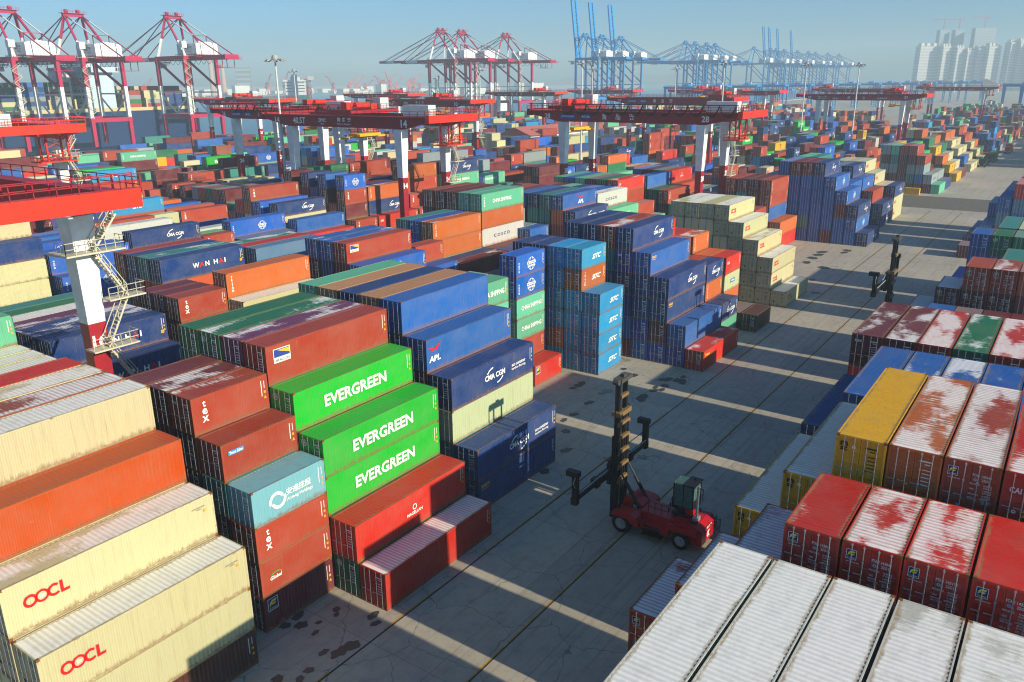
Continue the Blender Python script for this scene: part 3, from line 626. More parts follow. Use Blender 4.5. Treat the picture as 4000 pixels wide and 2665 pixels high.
# colour per box: a small individual shift of the paint
def boxcol(b, r):
    c = s2l(COL[b.c][0]); k = r.uniform(.86, 1.12)*(.68 if b.c in 'wWk' else .84); return tuple(min(1, max(0, v*k*r.uniform(.95, 1.05))) for v in c)
rc_ = random.Random(99)
used_labels = {}
def label_for(b, side):
    cname = COL[b.c][1]; size = 'short' if b.L < 8 else 'long'
    feat = ''
    if b.logo in WORDY and b.logo not in ('flor',): feat = ' with '+WORDY[b.logo]
    elif b.logo == 'flor': feat = ' with blue square emblem'
    elif b.top and b.patch > .35: feat = ' with bleached roof'
    return cname, size, feat
grp = {}
def make_container(b, lod):
    c = boxcol(b, rc_); L, H = b.L, b.H
    if lod == 2:
        r = link('shipping_container', cmesh('whole', L, H), None, (b.x, b.y, b.z), None, c); r['patch'] = b.patch if b.top else 0.0
    else:
        r = empty('shipping_container', (b.x, b.y, b.z))
        P = lambda nm, kind, par=r: link(nm, cmesh(kind, L, H), par, None, None, c)
        if lod == 0:
            P('frame', 'frame'); side = P('side_wall', 'side_wall'); P('side_wall', 'back_wall'); P('end_wall', 'end_wall')
            rf = P('roof', 'roof'); rf['patch'] = b.patch if b.top else 0.0
            for i in '01':
                d = P('door', 'door'+i); P('locking_rods', 'rod'+i, d)
                if i == '0': door = d
        else:
            side = P('body', 'body'); rf = P('roof', 'roof'); rf['patch'] = b.patch if b.top else 0.0
            for i in '01':
                d = P('door', 'doorr'+i)
                if i == '0': door = d
    if b.vis > 6 and b.logo != 'none':
        me = wall_sign(b.logo or '', L, H)
        if me: link('lettering', me, side if lod < 2 else r, (0, -.004, 0), (R(90), 0, 0))
    if b.vis > 12 and b.logo != 'none':
        me = door_sign(b.logo or '', H, b.row % 4)
        if me: link('lettering', me, door if lod < 2 else r, (.028, W_, 0), (R(90), 0, R(-90)))
    return r
for n, b in enumerate(things):
    lod = 0 if n < 70 else (1 if n < 170 else 2)
    o = make_container(b, lod)
    cname, size, feat = label_for(b, 0)
    tot = sum(1 for q in BOXES if q.bay == b.bay and q.where == b.where and q.row == b.row)
    tw = ORD[b.tier]+' up' if b.tier else 'on the ground'
    if b.top and b.tier: tw = 'topmost'
    rw = 'front row' if b.row == 0 else ORD[b.row]+' row back'
    head = f'{cname} {size} container'
    lab = f'{head}{feat}, {tw}, {rw}, {b.where}'
    for alt in (f'{head}, {tw}, {rw}, {b.where}', f'{cname} container, {tw}, {rw}, {b.where}', f'{cname} box {tw}, {rw}, {b.where}'):
        if len(lab.replace(',', '').split()) <= 16: break
        lab = alt
    if lab in used_labels:
        lab = lab.replace('topmost', ORD[b.tier]+' up')
    used_labels[lab] = 1
    tag(o, lab, 'shipping container', 'shipping containers stacked in the port yard')

# every other container of the yard as one field
def field(name, boxes):
    me = bpy.data.meshes.new(name); V = []; F = []; C = []; U = []
    for b in boxes:
        n = len(V); x0, x1, y0, y1, z0, z1 = b.x, b.x+b.L, b.y, b.y+W_, b.z+.03, b.z+b.H
        V += [(x0,y0,z0),(x1,y0,z0),(x1,y1,z0),(x0,y1,z0),(x0,y0,z1),(x1,y0,z1),(x1,y1,z1),(x0,y1,z1)]
        c = boxcol(b, rc_); rn = rc_.random()
        ct = tuple(v*.75+.25*.5 for v in c) if rn < .35 else c
        for f, uu in (((4,5,6,7), 4), ((0,1,5,4), 0), ((1,2,6,5), 4), ((2,3,7,6), 4), ((3,0,4,7), 2)):
            F.append(tuple(n+i for i in f)); C.append((*(ct if f[0] == 4 else c), rn))
            U += [(uu+.001, 0), (uu+.999, 0), (uu+.999, 1), (uu+.001, 1)]
        # white lettering block on long faces of some
    me.from_pydata(V, [], F); me.materials.append(M['field'])
    uv = me.uv_layers.new(name='UVMap'); uv.data.foreach_set('uv', [v for p in U for v in p])
    at = me.attributes.new('paint', 'FLOAT_COLOR', 'FACE'); at.data.foreach_set('color', [v for p in C for v in p])
    return link(name, me)
rest = [b for b in BOXES if id(b) not in tset]
fo = field('container_field', rest)
tag(fo, 'stacked freight containers of every colour filling the yard to the horizon', 'containers', kind='stuff')
# lettering on the faces of the field that still show
mbs = []
for b in rest:
    if b.vis >= 4 and b.logo and b.logo != 'none' and len(mbs) < 260:
        mbs.append(b)
if mbs:
    V = []; F = []; MI = []; mats = []
    for b in mbs:
        me = wall_sign(b.logo, b.L, b.H)
        if not me: continue
        n = len(V); V += [(b.x+v.co.x, b.y-.03-v.co.z, b.z+v.co.y) for v in me.vertices]
        for p in me.polygons:
            F.append(tuple(n+i for i in p.vertices)); m_ = me.materials[p.material_index]
            if m_ not in mats: mats.append(m_)
            MI.append(mats.index(m_))
    me = bpy.data.meshes.new('field_lettering'); me.from_pydata(V, [], F)
    for m_ in mats: me.materials.append(m_)
    me.polygons.foreach_set('material_index', MI)
    tag(link('lettering', me, fo), kind='stuff')

# ------------------------------------------------------------------ ground, water, far shore
def ground_mat():
    m, N, L, B = node_mat('yard_concrete'); g = NG(N, L)
    tc = N.new('ShaderNodeTexCoord'); vec = tc.outputs['Object']
    sp = N.new('ShaderNodeSeparateXYZ'); L.new(vec, sp.inputs[0]); X, Y = sp.outputs[0], sp.outputs[1]
    a = g.noise(vec, .06, 5, .6); b = g.noise(vec, .9, 8, .75); f = g.noise(vec, 9, 6, .8)
    c = g.mix(g.ramp(a, .3, .7), (.46, .40, .30), (.35, .31, .24))
    c = g.mix(g.ramp(b, .45, .8, 0, .5), c, (.11, .10, .09))
    c = g.mix(g.ramp(f, .4, .7, 0, .28), c, (.40, .37, .31))
    # slabs: one tint each
    def cell(v, s, o): return g.m('FLOOR', g.m('DIVIDE', g.m('ADD', v, o), s))
    cb = N.new('ShaderNodeCombineXYZ'); L.new(cell(X, 9.6, 3.0), cb.inputs[0]); L.new(cell(Y, 5.2, 1.2), cb.inputs[1])
    wn = N.new('ShaderNodeTexWhiteNoise'); L.new(cb.outputs[0], wn.inputs[0])
    c = g.mix(g.m('MULTIPLY', wn.outputs[0], .28), c, (.17, .15, .12))
    # joints
    def line(v, s, o, wd): return g.m('LESS_THAN', g.m('ABSOLUTE', g.m('SUBTRACT', g.m('FRACT', g.m('DIVIDE', g.m('ADD', v, o), s)), .5)), wd/s)
    wob = g.m('MULTIPLY', g.m('SUBTRACT', g.noise(vec, .8, 4, .7), .5), .12)
    j = g.m('MAXIMUM', line(g.m('ADD', X, wob), 9.6, 3.0+4.8, .02), line(g.m('ADD', Y, wob), 5.2, 1.2+2.6, .02))
    c = g.mix(g.m('MULTIPLY', j, .55), c, (.05, .045, .04))
    # tyre marks along the aisle
    tr = g.noise(g.mapping(vec, (.02, 1.6, 1)), 1.0, 5, .7); c = g.mix(g.ramp(tr, .53, .72, 0, .45), c, (.075, .07, .065))
    oil = g.noise(g.mapping(vec, (.25, .4, 1)), 1.0, 7, .8); c = g.mix(g.ramp(oil, .60, .70, 0, .5), c, (.06, .055, .05))
    ck = N.new('ShaderNodeTexVoronoi'); ck.feature = 'DISTANCE_TO_EDGE'; ck.inputs['Scale'].default_value = .16
    cw = N.new('ShaderNodeVectorMath'); cw.operation = 'ADD'; L.new(vec, cw.inputs[0]); nv = N.new('ShaderNodeTexNoise'); nv.inputs['Scale'].default_value = .9; nv.inputs['Detail'].default_value = 6; L.new(vec, nv.inputs['Vector']); L.new(nv.outputs[1], cw.inputs[1])
    L.new(cw.outputs[0], ck.inputs['Vector']); c = g.mix(g.m('MULTIPLY', g.m('LESS_THAN', ck.outputs[0], .0035), .6), c, (.05, .045, .04))
    L.new(c, B.inputs['Base Color']); L.new(g.ramp(b, .3, .8, .75, .95), B.inputs['Roughness'])
    bp = N.new('ShaderNodeBump'); bp.inputs['Strength'].default_value = .15; bp.inputs['Distance'].default_value = .02; L.new(f, bp.inputs['Height']); L.new(bp.outputs[0], B.inputs['Normal'])
    return m
QY = 402.0
def sheet_obj(name, pts, z, mat, kind='structure', label=None, cat=None):
    me = bpy.data.meshes.new(name); me.from_pydata([(x, y, z) for x, y in pts], [], [tuple(range(len(pts)))]); me.materials.append(mat)
    o = link(name, me); tag(o, label, cat, kind=kind); return o
gm = ground_mat()
mb = MB()
mb.add([(-300, -9000, 0), (9000, -9000, 0), (9000, QY, 0), (-300, QY, 0), (-300, QY, -6), (9000, QY, -6)], [(0, 1, 2, 3), (3, 2, 5, 4)])
o = mb.build('ground', gm); tag(o, 'pale concrete yard with slab joints and long container shadows', 'ground', kind='structure')
# water
m, N, L, B = node_mat('sea'); g = NG(N, L); tc = N.new('ShaderNodeTexCoord')
wv = g.noise(g.mapping(tc.outputs['Object'], (.03, .06, 1)), 1.0, 8, .75)
L.new(g.mix(g.ramp(wv, .35, .7), (.02, .13, .17), (.035, .19, .24)), B.inputs['Base Color']); B.inputs['Roughness'].default_value = .28
bp = N.new('ShaderNodeBump'); bp.inputs['Strength'].default_value = .5; bp.inputs['Distance'].default_value = 1.2; L.new(g.noise(tc.outputs['Object'], .25, 6, .7), bp.inputs['Height']); L.new(bp.outputs[0], B.inputs['Normal'])
sheet_obj('sea', [(-9000, -200), (40000, -200), (40000, 40000), (-9000, 40000)], -4, m, label='calm teal harbour water beyond the quay', cat='water')
# dark asphalt cross lane, painted lines
asph = plain('asphalt', '#6e675c', .9, 0, .4, .6)
sheet_obj('road', [(219, -200), (246, -200), (246, 33), (219, 33)], .004, asph)
yl = plain('worn_yellow_paint', '#c9961f', .8, 0, .6, 2.2); dk = plain('drain_channel', '#2b2a26', .9, 0, .5, 1.5)
def strip(name, mat, x0, x1, y, wd, z=.008): return sheet_obj(name, [(x0, y-wd/2), (x1, y-wd/2), (x1, y+wd/2), (x0, y+wd/2)], z, mat)
mb = MB()
def q4(mb, x0, y0, x1, y1, z): mb.add([(x0, y0, z), (x1, y0, z), (x1, y1, z), (x0, y1, z)], [(0, 1, 2, 3)])
rr = random.Random(3)
for Y in (-8.75, -1.15):
    x = -30.0
    while x < 215:
        l = rr.uniform(2, 9); q4(mb, x, Y-.05, x+l, Y+.05, .008); x += l+rr.uniform(.1, .8 if Y < -5 else 5)
mb.build('painted_lines', yl)['kind'] = 'structure'
mb = MB(); q4(mb, -60, -1.33, 215, -1.22, .008); q4(mb, -60, -8.92, 215, -8.82, .008); q4(mb, -60, 31.1, 900, 31.9, .008); q4(mb, -60, 65.3, 900, 66.1, .008)
mb.build('drain_channel', dk)['kind'] = 'structure'
# oil and water stains
m, N, L, B = node_mat('oil_stain'); B.inputs['Base Color'].default_value = (.06, .055, .048, 1); B.inputs['Roughness'].default_value = .45
mb = MB(); rr = random.Random(8)
ST_ = [(-.83,.55,.55),(-1.36,-.22,.45),(-4.34,3.83,.6),(-3.79,4.79,.6),(-4.98,4.67,.5),(-3.47,3.07,.3),(-4.34,2.43,.35),(-5.38,.51,.42),(-4.75,-.32,.75),(-3.9,-.5,.7),(-7.06,.01,.42),(-7.89,-.14,.4),(-8.67,1.0,.5),(-1.78,3.12,.4),(-2.2,2.7,.3),
       (53.3,9.4,.6),(51.8,7.35,.9),(52.9,3.15,.9),(52.4,3.7,.7),(53.3,1.78,1.1),(52.8,1.2,.7),(54.8,1.94,.6),(50.7,2.53,.8),(49.7,3.25,.55),(48.6,2.95,.8),(49.3,2.27,.65),(45.9,11.2,.8),(45.0,11.2,.7),(43.9,11.3,.6),(45.4,7.4,.9),(44.3,7.6,.6),(41,7.4,.8),(37.1,7.1,.7),(35.2,7.2,.6),(46.2,3.1,.9),(45.5,3.2,.9),(44.9,2.7,.6),
       (28.9,3.1,.8),(23.9,2.5,.8),(25.2,3.2,.6),(32.8,5.5,.7),(146,4.3,1.4),(143.4,4.3,1.2),(141.5,8.3,1.6),(138.2,8.2,1.6),(134.3,8.3,1.6),(129.4,8.1,1.4),(126.4,4,1.6),(105.7,-.1,1.2),(115,3,1),(240,12,1.5),(252,14,1.5)]
for x, y, r in ST_:
    n = 18; ph = rr.uniform(0, 6); pts = []
    for i in range(n):
        a = 2*math.pi*i/n; q = .74*r*(1+.16*math.sin(2*a+ph)+.12*math.sin(5*a+ph*2)+rr.uniform(-.08, .08))
        pts.append((x+q*1.15*math.cos(a), y+q*.85*math.sin(a), .012+rr.random()*.0015))
    z_ = pts[0][2]; mb.add([(a, b, z_) for a, b, _ in pts], [tuple(range(n))])
o = mb.build('oil_stains', m); o['kind'] = 'structure'
# dirt smears beside the stacks
# kerb blocks of the quay and breakwater
mb = MB(); mb.box(-300, QY-1.2, 0, 9000, QY, .9)
tag(mb.build('quay_kerb', M['concrete']), kind='structure')
mb = MB(); mb.prism([(2800, -4), (2830, 1), (2890, 1), (2920, -4)], 'y', 0, 1) if False else None
mb.add([(900, 3050, -4), (4600, 2200, -4), (4600, 2260, 4), (900, 3120, 4)], [(0, 1, 2, 3)])
mb.add([(900, 3120, 4), (4600, 2260, 4), (9000, 12000, 4), (-3000, 12000, 4)], [(0, 1, 2, 3)])
tag(mb.build('far_shore', M['concrete']), 'pale low far shore across the harbour', 'shore', kind='structure')
# hills on the horizon
hm = plain('far_hills', '#5f6c66', .9, 0, .3, .001)
mb = MB(); pts = []
for i in range(60):
    a = R(20+i*1.2); rr_ = 9000; hgt = 60+70*max(0, math.sin(i*.35))+40*math.sin(i*.9+1)
    pts.append((CAM[0]+rr_*math.cos(a), CAM[1]+rr_*math.sin(a), max(20, hgt)))
v_ = [(x, y, -4) for x, y, z in pts]+[(x*1.08, y*1.08, z) for x, y, z in pts]+[(x*1.3, y*1.3, 0) for x, y, z in pts]
n = len(pts); mb.add(v_, [(i, i+1, n+i+1, n+i) for i in range(n-1)]+[(n+i, n+i+1, 2*n+i+1, 2*n+i) for i in range(n-1)])
tag(mb.build('hills', hm), 'low hazy hills along the horizon', 'hills', kind='structure')

# ------------------------------------------------------------------ rail gantry cranes over the blocks
def sgn(parent, s, loc, face, name='lettering'):
    me = s.mesh(name)
    if me: link(name, me, parent, loc, (R(90), 0, R(-90)) if face == 'x' else (R(90), 0, 0))
def railing(mb, p, q, h=1.1, step=1.5, w=.06):
    p = Vector(p); q = Vector(q); n = max(1, round((q-p).length/step))
    for i in range(n+1):
        a = p.lerp(q, i/n); mb.bar(a, a+Vector((0, 0, h)), w)
    for z in (h*.5, h): mb.bar(p+Vector((0, 0, z)), q+Vector((0, 0, z)), w)
def rmg(num, xn, yR, label, span=33.5, style='cm', trolley=.3, near=1, y0o=-8.2, y1o=9.2, red='crane_red', lit_endc='crane_red2', blue=False, festoon=False, cabin=True, W=13.6):
    """gantry over one block: legs at xn and xn+W, girders along y"""
    t = empty('gantry_crane', (xn+W/2, yR+span/2, 0)); O = Vector((xn+W/2, yR+span/2, 0))
    xf = xn+W; yL = yR+span; ya = yR+y0o; yb = yL+y1o
    mr, mw, me_ = (M['blue_crane'], M['blue_crane'], M['blue_crane']) if blue else (M[red], M['crane_white'], M[lit_endc])
    def sh(mb): mb.v = [(x-O.x, y-O.y, z) for x, y, z in mb.v]; return mb
    zs = 16.6
    for y in (yR, yL):
        for x in (xn, xf):
            mb = MB(); mb.taper((x, y, zs), (x, y, 26.0), 1.5, 1.35, 2.0, 2.0)
            lg = sh(mb).build('leg', mw, t)
            mb = MB(); mb.taper((x, y, 1.9), (x, y, zs), 1.25, 1.15, 1.5, 1.35); sh(mb).build('leg_foot', mr, lg)
            if num and not blue:
                s = Sign(); s.text(num, 0, 0, 1.1, None, 'f2efe8', .05); sgn(lg, s, (x-O.x, y-.69-O.y, zs-1.6), 'y')
        mb = MB(); mb.box(xn-2.6, y-.55, 1.2, xf+2.6, y+.55, 2.4)
        sill = sh(mb).build('sill_beam', mr, t)
        mb = MB()
        for x in (xn-1.6, xn+1.2, xf-1.2, xf+1.6):
            mb.box(x-1.1, y-.35, .35, x+1.1, y+.35, 1.2)
            for dx in (-.6, .6): mb.tube((x+dx, y-.15, .36), (x+dx, y+.15, .36), .35, 10)
        sh(mb).build('bogie', M['dark'], sill)
    for i, x in enumerate((xn, xf)):
        out = -1 if i == 0 else 1
        prof = [(ya, 27.55), (yR-1.2, 26.05), (yL+1.2, 26.05), (yb, 27.7), (yb, 28.45), (ya, 28.45)]
        mb = MB(); mb.prism(prof, 'x', x-.65, x+.65); gd = sh(mb).build('girder', mr, t)
        mb = MB(); xx = x+out*1.25; mb.box(min(x+out*.65, xx), ya, 28.3, max(x+out*.65, xx), yb, 28.38)
        mb.mi = 0; railing(mb, (xx, ya, 28.38), (xx, yb, 28.38), 1.1, 2.0 if near else 3.0, .07); sh(mb).build('walkway', mr, gd)
        if i == 0 and num:
            s = Sign(); Lg = yb-ya; u = lambda f: f*Lg
            if style == 'cm':
                s.text(num, u(.10), 0, 1.15, None, bold=.04); s.rect(u(.168), -.55, u(.248), .45, '1d4f9a'); s.text('青岛港机制造', u(.215), -.05, .42, 2.3, bold=.03, lift=.02); s.text('CM', u(.182), -.05, .5, .9, bold=.02, shear=.3, lift=.02)
                s.rect(u(.273), -.55, u(.324), .45, '1d4f9a'); s.text('40.5t', u(.299), -.05, .6, 2.1, bold=.03, lift=.02)
                for f, ch in ((.393, '青'), (.459, '岛'), (.525, '港')): s.text(ch, u(f), .05, 1.35, None, bold=.03)
                s.text(num, u(.855), -.1, 1.25, None, bold=.04)
            elif style == 'zp':
                s.text(num, u(.107), 0, 1.35, None, bold=.05); s.text('40.5T', u(.253), 0, 1.35, 3.9, bold=.05); s.text('ZPMC', u(.40), .15, .75, 2.3, bold=.06); s.text('上海振华', u(.40), -.6, .3, 1.3, bold=.02)
                s.text('青 岛 港', u(.535), .35, .9, 4.2, bold=.04); s.text('Port of Qingdao', u(.535), -.55, .42, 4.0, bold=.03); s.text(num, u(.874), -.1, 1.5, None, bold=.05)
            else:
                s.text(num, u(.105), 0, 1.1, None, bold=.04); s.text('QQCTU', u(.205), .3, .7, 3.6, bold=.05); s.text('前湾联合集装箱', u(.205), -.45, .35, 3.5, bold=.02); s.text('40.5t', u(.315), -.4, .6, 2.3, bold=.03)
                for f, ch in ((.42, '青'), (.48, '岛'), (.54, '港')): s.text(ch, u(f), 0, 1.2, None, bold=.03)
                s.text('CM 青岛港机', u(.68), -.3, .55, 4.0, bold=.03); s.text(num, u(.86), 0, 1.1, None, bold=.04)
            sgn(gd, s, (xn-.672-O.x, yb-O.y, 27.25), 'x')
    for y, nm_m in ((ya, me_), (yb, mr)):  # sun-facing end beam takes a brighter red: sunlight put into its colour
        mb = MB(); yy = (y-.5, y+.5) if y == ya else (y-.5, y+.5)
        mb.box(xn-.9, yy[0], 27.3, xf+.9, yy[1], 28.75); eb = sh(mb).build('end_beam', nm_m, t)
        mb = MB(); railing(mb, (xn-.9, yy[0], 28.75), (xf+.9, yy[0], 28.75), 1.1, 1.6, .07)
        if near: railing(mb, (xn-.9, yy[1], 28.75), (xf+.9, yy[1], 28.75), 1.1, 1.6, .07)
        sh(mb).build('railing', mr, eb)
    # trolley with hoist machinery
    yt = ya+(yb-ya)*trolley
    mb = MB(); mb.box(xn-.4, yt-3.6, 28.75, xn+.5, yt+3.6, 29.5); mb.box(xf-.5, yt-3.6, 28.75, xf+.4, yt+3.6, 29.5)
    for dy in (-3.2, 0, 3.2): mb.box(xn+.5, yt+dy-.35, 28.8, xf-.5, yt+dy+.35, 29.45)
    mb.box(xn+.3, yt-2.2, 29.45, xn+9.2, yt+2.2, 29.55)
    tr = sh(mb).build('trolley', mr, t)
    mb = MB(); mb.tube((xn+3, yt-1.4, 30.3), (xn+7, yt-1.4, 30.3), .62, 12); mb.tube((xn+3, yt+1.4, 30.3), (xn+7, yt+1.4, 30.3), .62, 12); mb.box(xn+7.2, yt-2.0, 29.55, xn+9, yt+2, 30.7); mb.box(xn+1.2, yt-.8, 29.55, xn+2.6, yt+.9, 31.0)
    sh(mb).build('winch', M['crane_red2'] if not blue else mr, tr)
    mb = MB(); mb.box(xf-4.2, yt-2.6, 29.55, xf-1.6, yt-.4, 31.8); mb.box(xf-3.6, yt+.6, 29.55, xf-2.2, yt+2.4, 31.0); sh(mb).build('control_cabinet', M['lgrey'], tr)
    mb = MB()
    for a, b in (((xn-.3, yt-3.5), (xf+.3, yt-3.5)), ((xn-.3, yt+3.5), (xf+.3, yt+3.5))): railing(mb, (*a, 29.5), (*b, 29.5), 1.1, 1.8, .07)
    sh(mb).build('railing', mr, tr)
    mb = MB()
    for dx in (3.2, W-3.2):
        for dy in (-1.2, 1.2): mb.tube((xn+dx, yt+dy, 28.8), (xn+dx+(.6 if dx < 5 else -.6), yt+dy, 24.4), .045, 4)
    hs = sh(mb).build('hoist_ropes', M['dark'], tr)
    mb = MB(); mb.box(xn+.7, yt-.45, 23.6, xf-.7, yt-.2, 23.95); mb.box(xn+.7, yt+.2, 23.6, xf-.7, yt+.45, 23.95); mb.box(xn+.7, yt-1.2, 23.5, xn+1.0, yt+1.2, 23.9); mb.box(xf-1.0, yt-1.2, 23.5, xf-.7, yt+1.2, 23.9); mb.box(xn+3.2, yt-1.3, 23.9, xf-3.2, yt+1.3, 24.5)
    sh(mb).build('spreader', M['yellow'], tr)
    if cabin and not blue:
        # hanging platform under the far end of the girders
        mb = MB(); x0 = xf-4.2; yy = yR-4.6
        for x in (x0, xf-.6):
            for y in (yy, yy+2.2): mb.bar((x, y, 27.3), (x, y, 22.6), .28)
        for z in (24.4, 26.4):
            mb.bar((x0, yy, z-1.6), (xf-.6, yy, z), .12); mb.bar((x0, yy+2.2, z), (xf-.6, yy+2.2, z-1.6), .12)
        mb.box(x0-1.6, yy-.7, 22.4, xf+.6, yy+2.9, 22.6); railing(mb, (x0-1.6, yy-.7, 22.6), (xf+.6, yy-.7, 22.6), 1.1, 1.2, .08); railing(mb, (x0-1.6, yy-.7, 22.6), (x0-1.6, yy+2.9, 22.6), 1.1, 1.2, .08)
        sh(mb).build('maintenance_platform', M['crane_red2'], t)
    if festoon:
        mb = MB(); xr = xn-1.1; mb.bar((xr, ya+.4, 29.9), (xr, yb-.2, 29.9), .16)
        for i in range(18): yy = ya+1+i*(yb-ya-2)/17; mb.bar((xr, yy, 28.4), (xr, yy, 29.9), .09)
        fr = sh(mb).build('cable_rail', M['dark'], t)
        n = 12; y1 = yb-9; y0_ = ya+.8; stp = (y1-y0_)/n
        mb = MB()
        for i in range(n):
            pts = []
            for q in range(9):
                f = q/8; pts.append((xr-.15, y0_+stp*(i+f), 29.7-2.1*(1-(2*f-1)**2)))
            mb.path(pts, .11, 5); mb.path([(p[0]-.12, p[1], p[2]+.25*(1-abs(p[1]-pts[4][1])/stp)) for p in pts], .07, 4)
        sh(mb).build('festoon_cable', M['black'], t)
    # electric house at the near end of the top
    if near:
        mb = MB(); mb.box(xf+.9, ya+2.5, 28.45, xf+3.1, ya+9.5, 30.8) if False else mb.box(xn+1.5, ya+1.6, 28.5, xn+3.7, ya+8.2, 30.6)
        sh(mb).build('electric_house', M['crane_white'], t)
    # stair tower on the far near-rail leg
    if not blue:
        sx = xf+.9; sy = yR-1.35
        for (za, zb, up, mm) in ((23.0, 25.9, 1, 'stair'), (18.7, 23.0, 0, 'stair'), (14.5, 18.7, 1, 'stair'), (10.4, 14.5, 0, 'stair'), (6.3, 10.4, 1, 'crane_red'), (2.6, 6.3, 0, 'crane_red')):
            mb = MB(); xa, xb = (sx-.7, sx+1.6) if up else (sx+1.6, sx-.7)
            for dy in (-.38, .38):
                mb.bar((xa, sy+dy, za), (xb, sy+dy, zb), .05, .15); mb.bar((xa, sy+dy, za+1.0), (xb, sy+dy, zb+1.0), .06)
                for q in (.1, .5, .9): mb.bar((xa+(xb-xa)*q, sy+dy, za+(zb-za)*q), (xa+(xb-xa)*q, sy+dy, za+(zb-za)*q+1), .05)
            nst = 13
            for i in range(nst): f = (i+.5)/nst; x = xa+(xb-xa)*f; z = za+(zb-za)*f; mb.box(x-.13, sy-.36, z-.03, x+.13, sy+.36, z+.03)
            stf = sh(mb).build('stair_flight', M[mm], t)
        for z, mm in ((23.0, 'stair'), (14.5, 'stair'), (18.7, 'stair'), (10.4, 'crane_red'), (6.3, 'crane_red')):
            mb = MB(); wide = 3.4 if z in (23.0,) else 2.6
            x0, x1 = (sx-2.2-(.9 if wide > 3 else 0), sx+1.8) if z != 18.7 else (sx-.2, sx+3.0)
            mb.box(x0, sy-.75, z-.14, x1, sy+.75, z)
            railing(mb, (x0, sy-.7, z), (x1, sy-.7, z), 1.05, .8, .05); railing(mb, (x1, sy-.7, z), (x1, sy+.7, z), 1.05, .8, .05)
            if z == 23.0: railing(mb, (x0, sy-.7, z), (x0, sy+.7, z), 1.05, .8, .05); mb.box(x0, sy+.75, z-.2, x0+.6, sy+2.4, z)
            sh(mb).build('stair_landing', M[mm], t)
        if near:
            mb = MB(); mb.box(xf-1.3, yR-2.3, 25.3, xf+1.3, yR-2.2, 25.4)
    tag(t, label, 'gantry crane', 'gantry cranes over the container blocks')
    return t
c16 = rmg('16', -14.2, 32.0, 'red and white gantry crane with leg number sixteen beside white zigzag stairs', style='zp', trolley=.62, cabin=False); c16.scale = (1, 1, .958)
rmg('28', 130.5, 32.2, 'gantry crane numbered twenty-eight with looping black cables along its dark red girder', style='cm', trolley=.83, festoon=True)
rmg('14', 88.9, 78.2, 'gantry crane numbered fourteen in large white figures on its girder', span=32, style='zp', trolley=.5, y0o=-7.7)
rmg('', 26.3, 114.5, 'bright red gantry crane top jutting over the cream containers', style='zp', trolley=.6, red='crane_red2')
rmg('26', 108, 121.5, 'gantry crane numbered twenty-six behind the girder numbered fourteen', style='cm', trolley=.3, festoon=True)
rmg('27', 262, 82.5, 'gantry crane numbered twenty-seven behind the girder numbered twenty-eight', style='cm', trolley=.12, near=0)
rmg('10', 207, 160, 'gantry crane numbered ten above the harbour water', span=34, style='zp', trolley=.35, near=0)
rmg('37', 340, 31.5, 'maroon gantry crane numbered thirty-seven over the stepped stacks', style='qq', trolley=.25, near=0, festoon=True, red='sts_red')
rmg('22', 324, 295, 'gantry crane numbered twenty-two just behind crane ten', style='cm', trolley=.3, near=0)
rmg('21', 196, 257, 'gantry crane numbered twenty-one behind the tall lamp mast', style='zp', trolley=.5, near=0)
rmg('24', 394, 241, 'gantry crane numbered twenty-four beyond the pink roofed office', style='cm', trolley=.3, near=0)
rmg('32', 482, 234, 'maroon gantry crane numbered thirty-two below the blue quay cranes', style='qq', trolley=.4, near=0, red='sts_red')
rmg('25', 500, 165, 'maroon gantry crane numbered twenty-five behind crane twenty-seven', style='qq', trolley=.6, near=0, red='sts_red')
rmg('33', 440, 122, 'maroon gantry crane numbered thirty-three with a pink end beam', style='qq', trolley=.8, near=0, red='sts_red')
rmg('36', 554, 84, 'maroon gantry crane numbered thirty-six just behind crane thirty-seven', style='qq', trolley=.85, near=0, red='sts_red')
rmg('35', 632, 32.5, 'farthest maroon gantry crane below the pale tower blocks', style='qq', trolley=.9, near=0, red='sts_red')

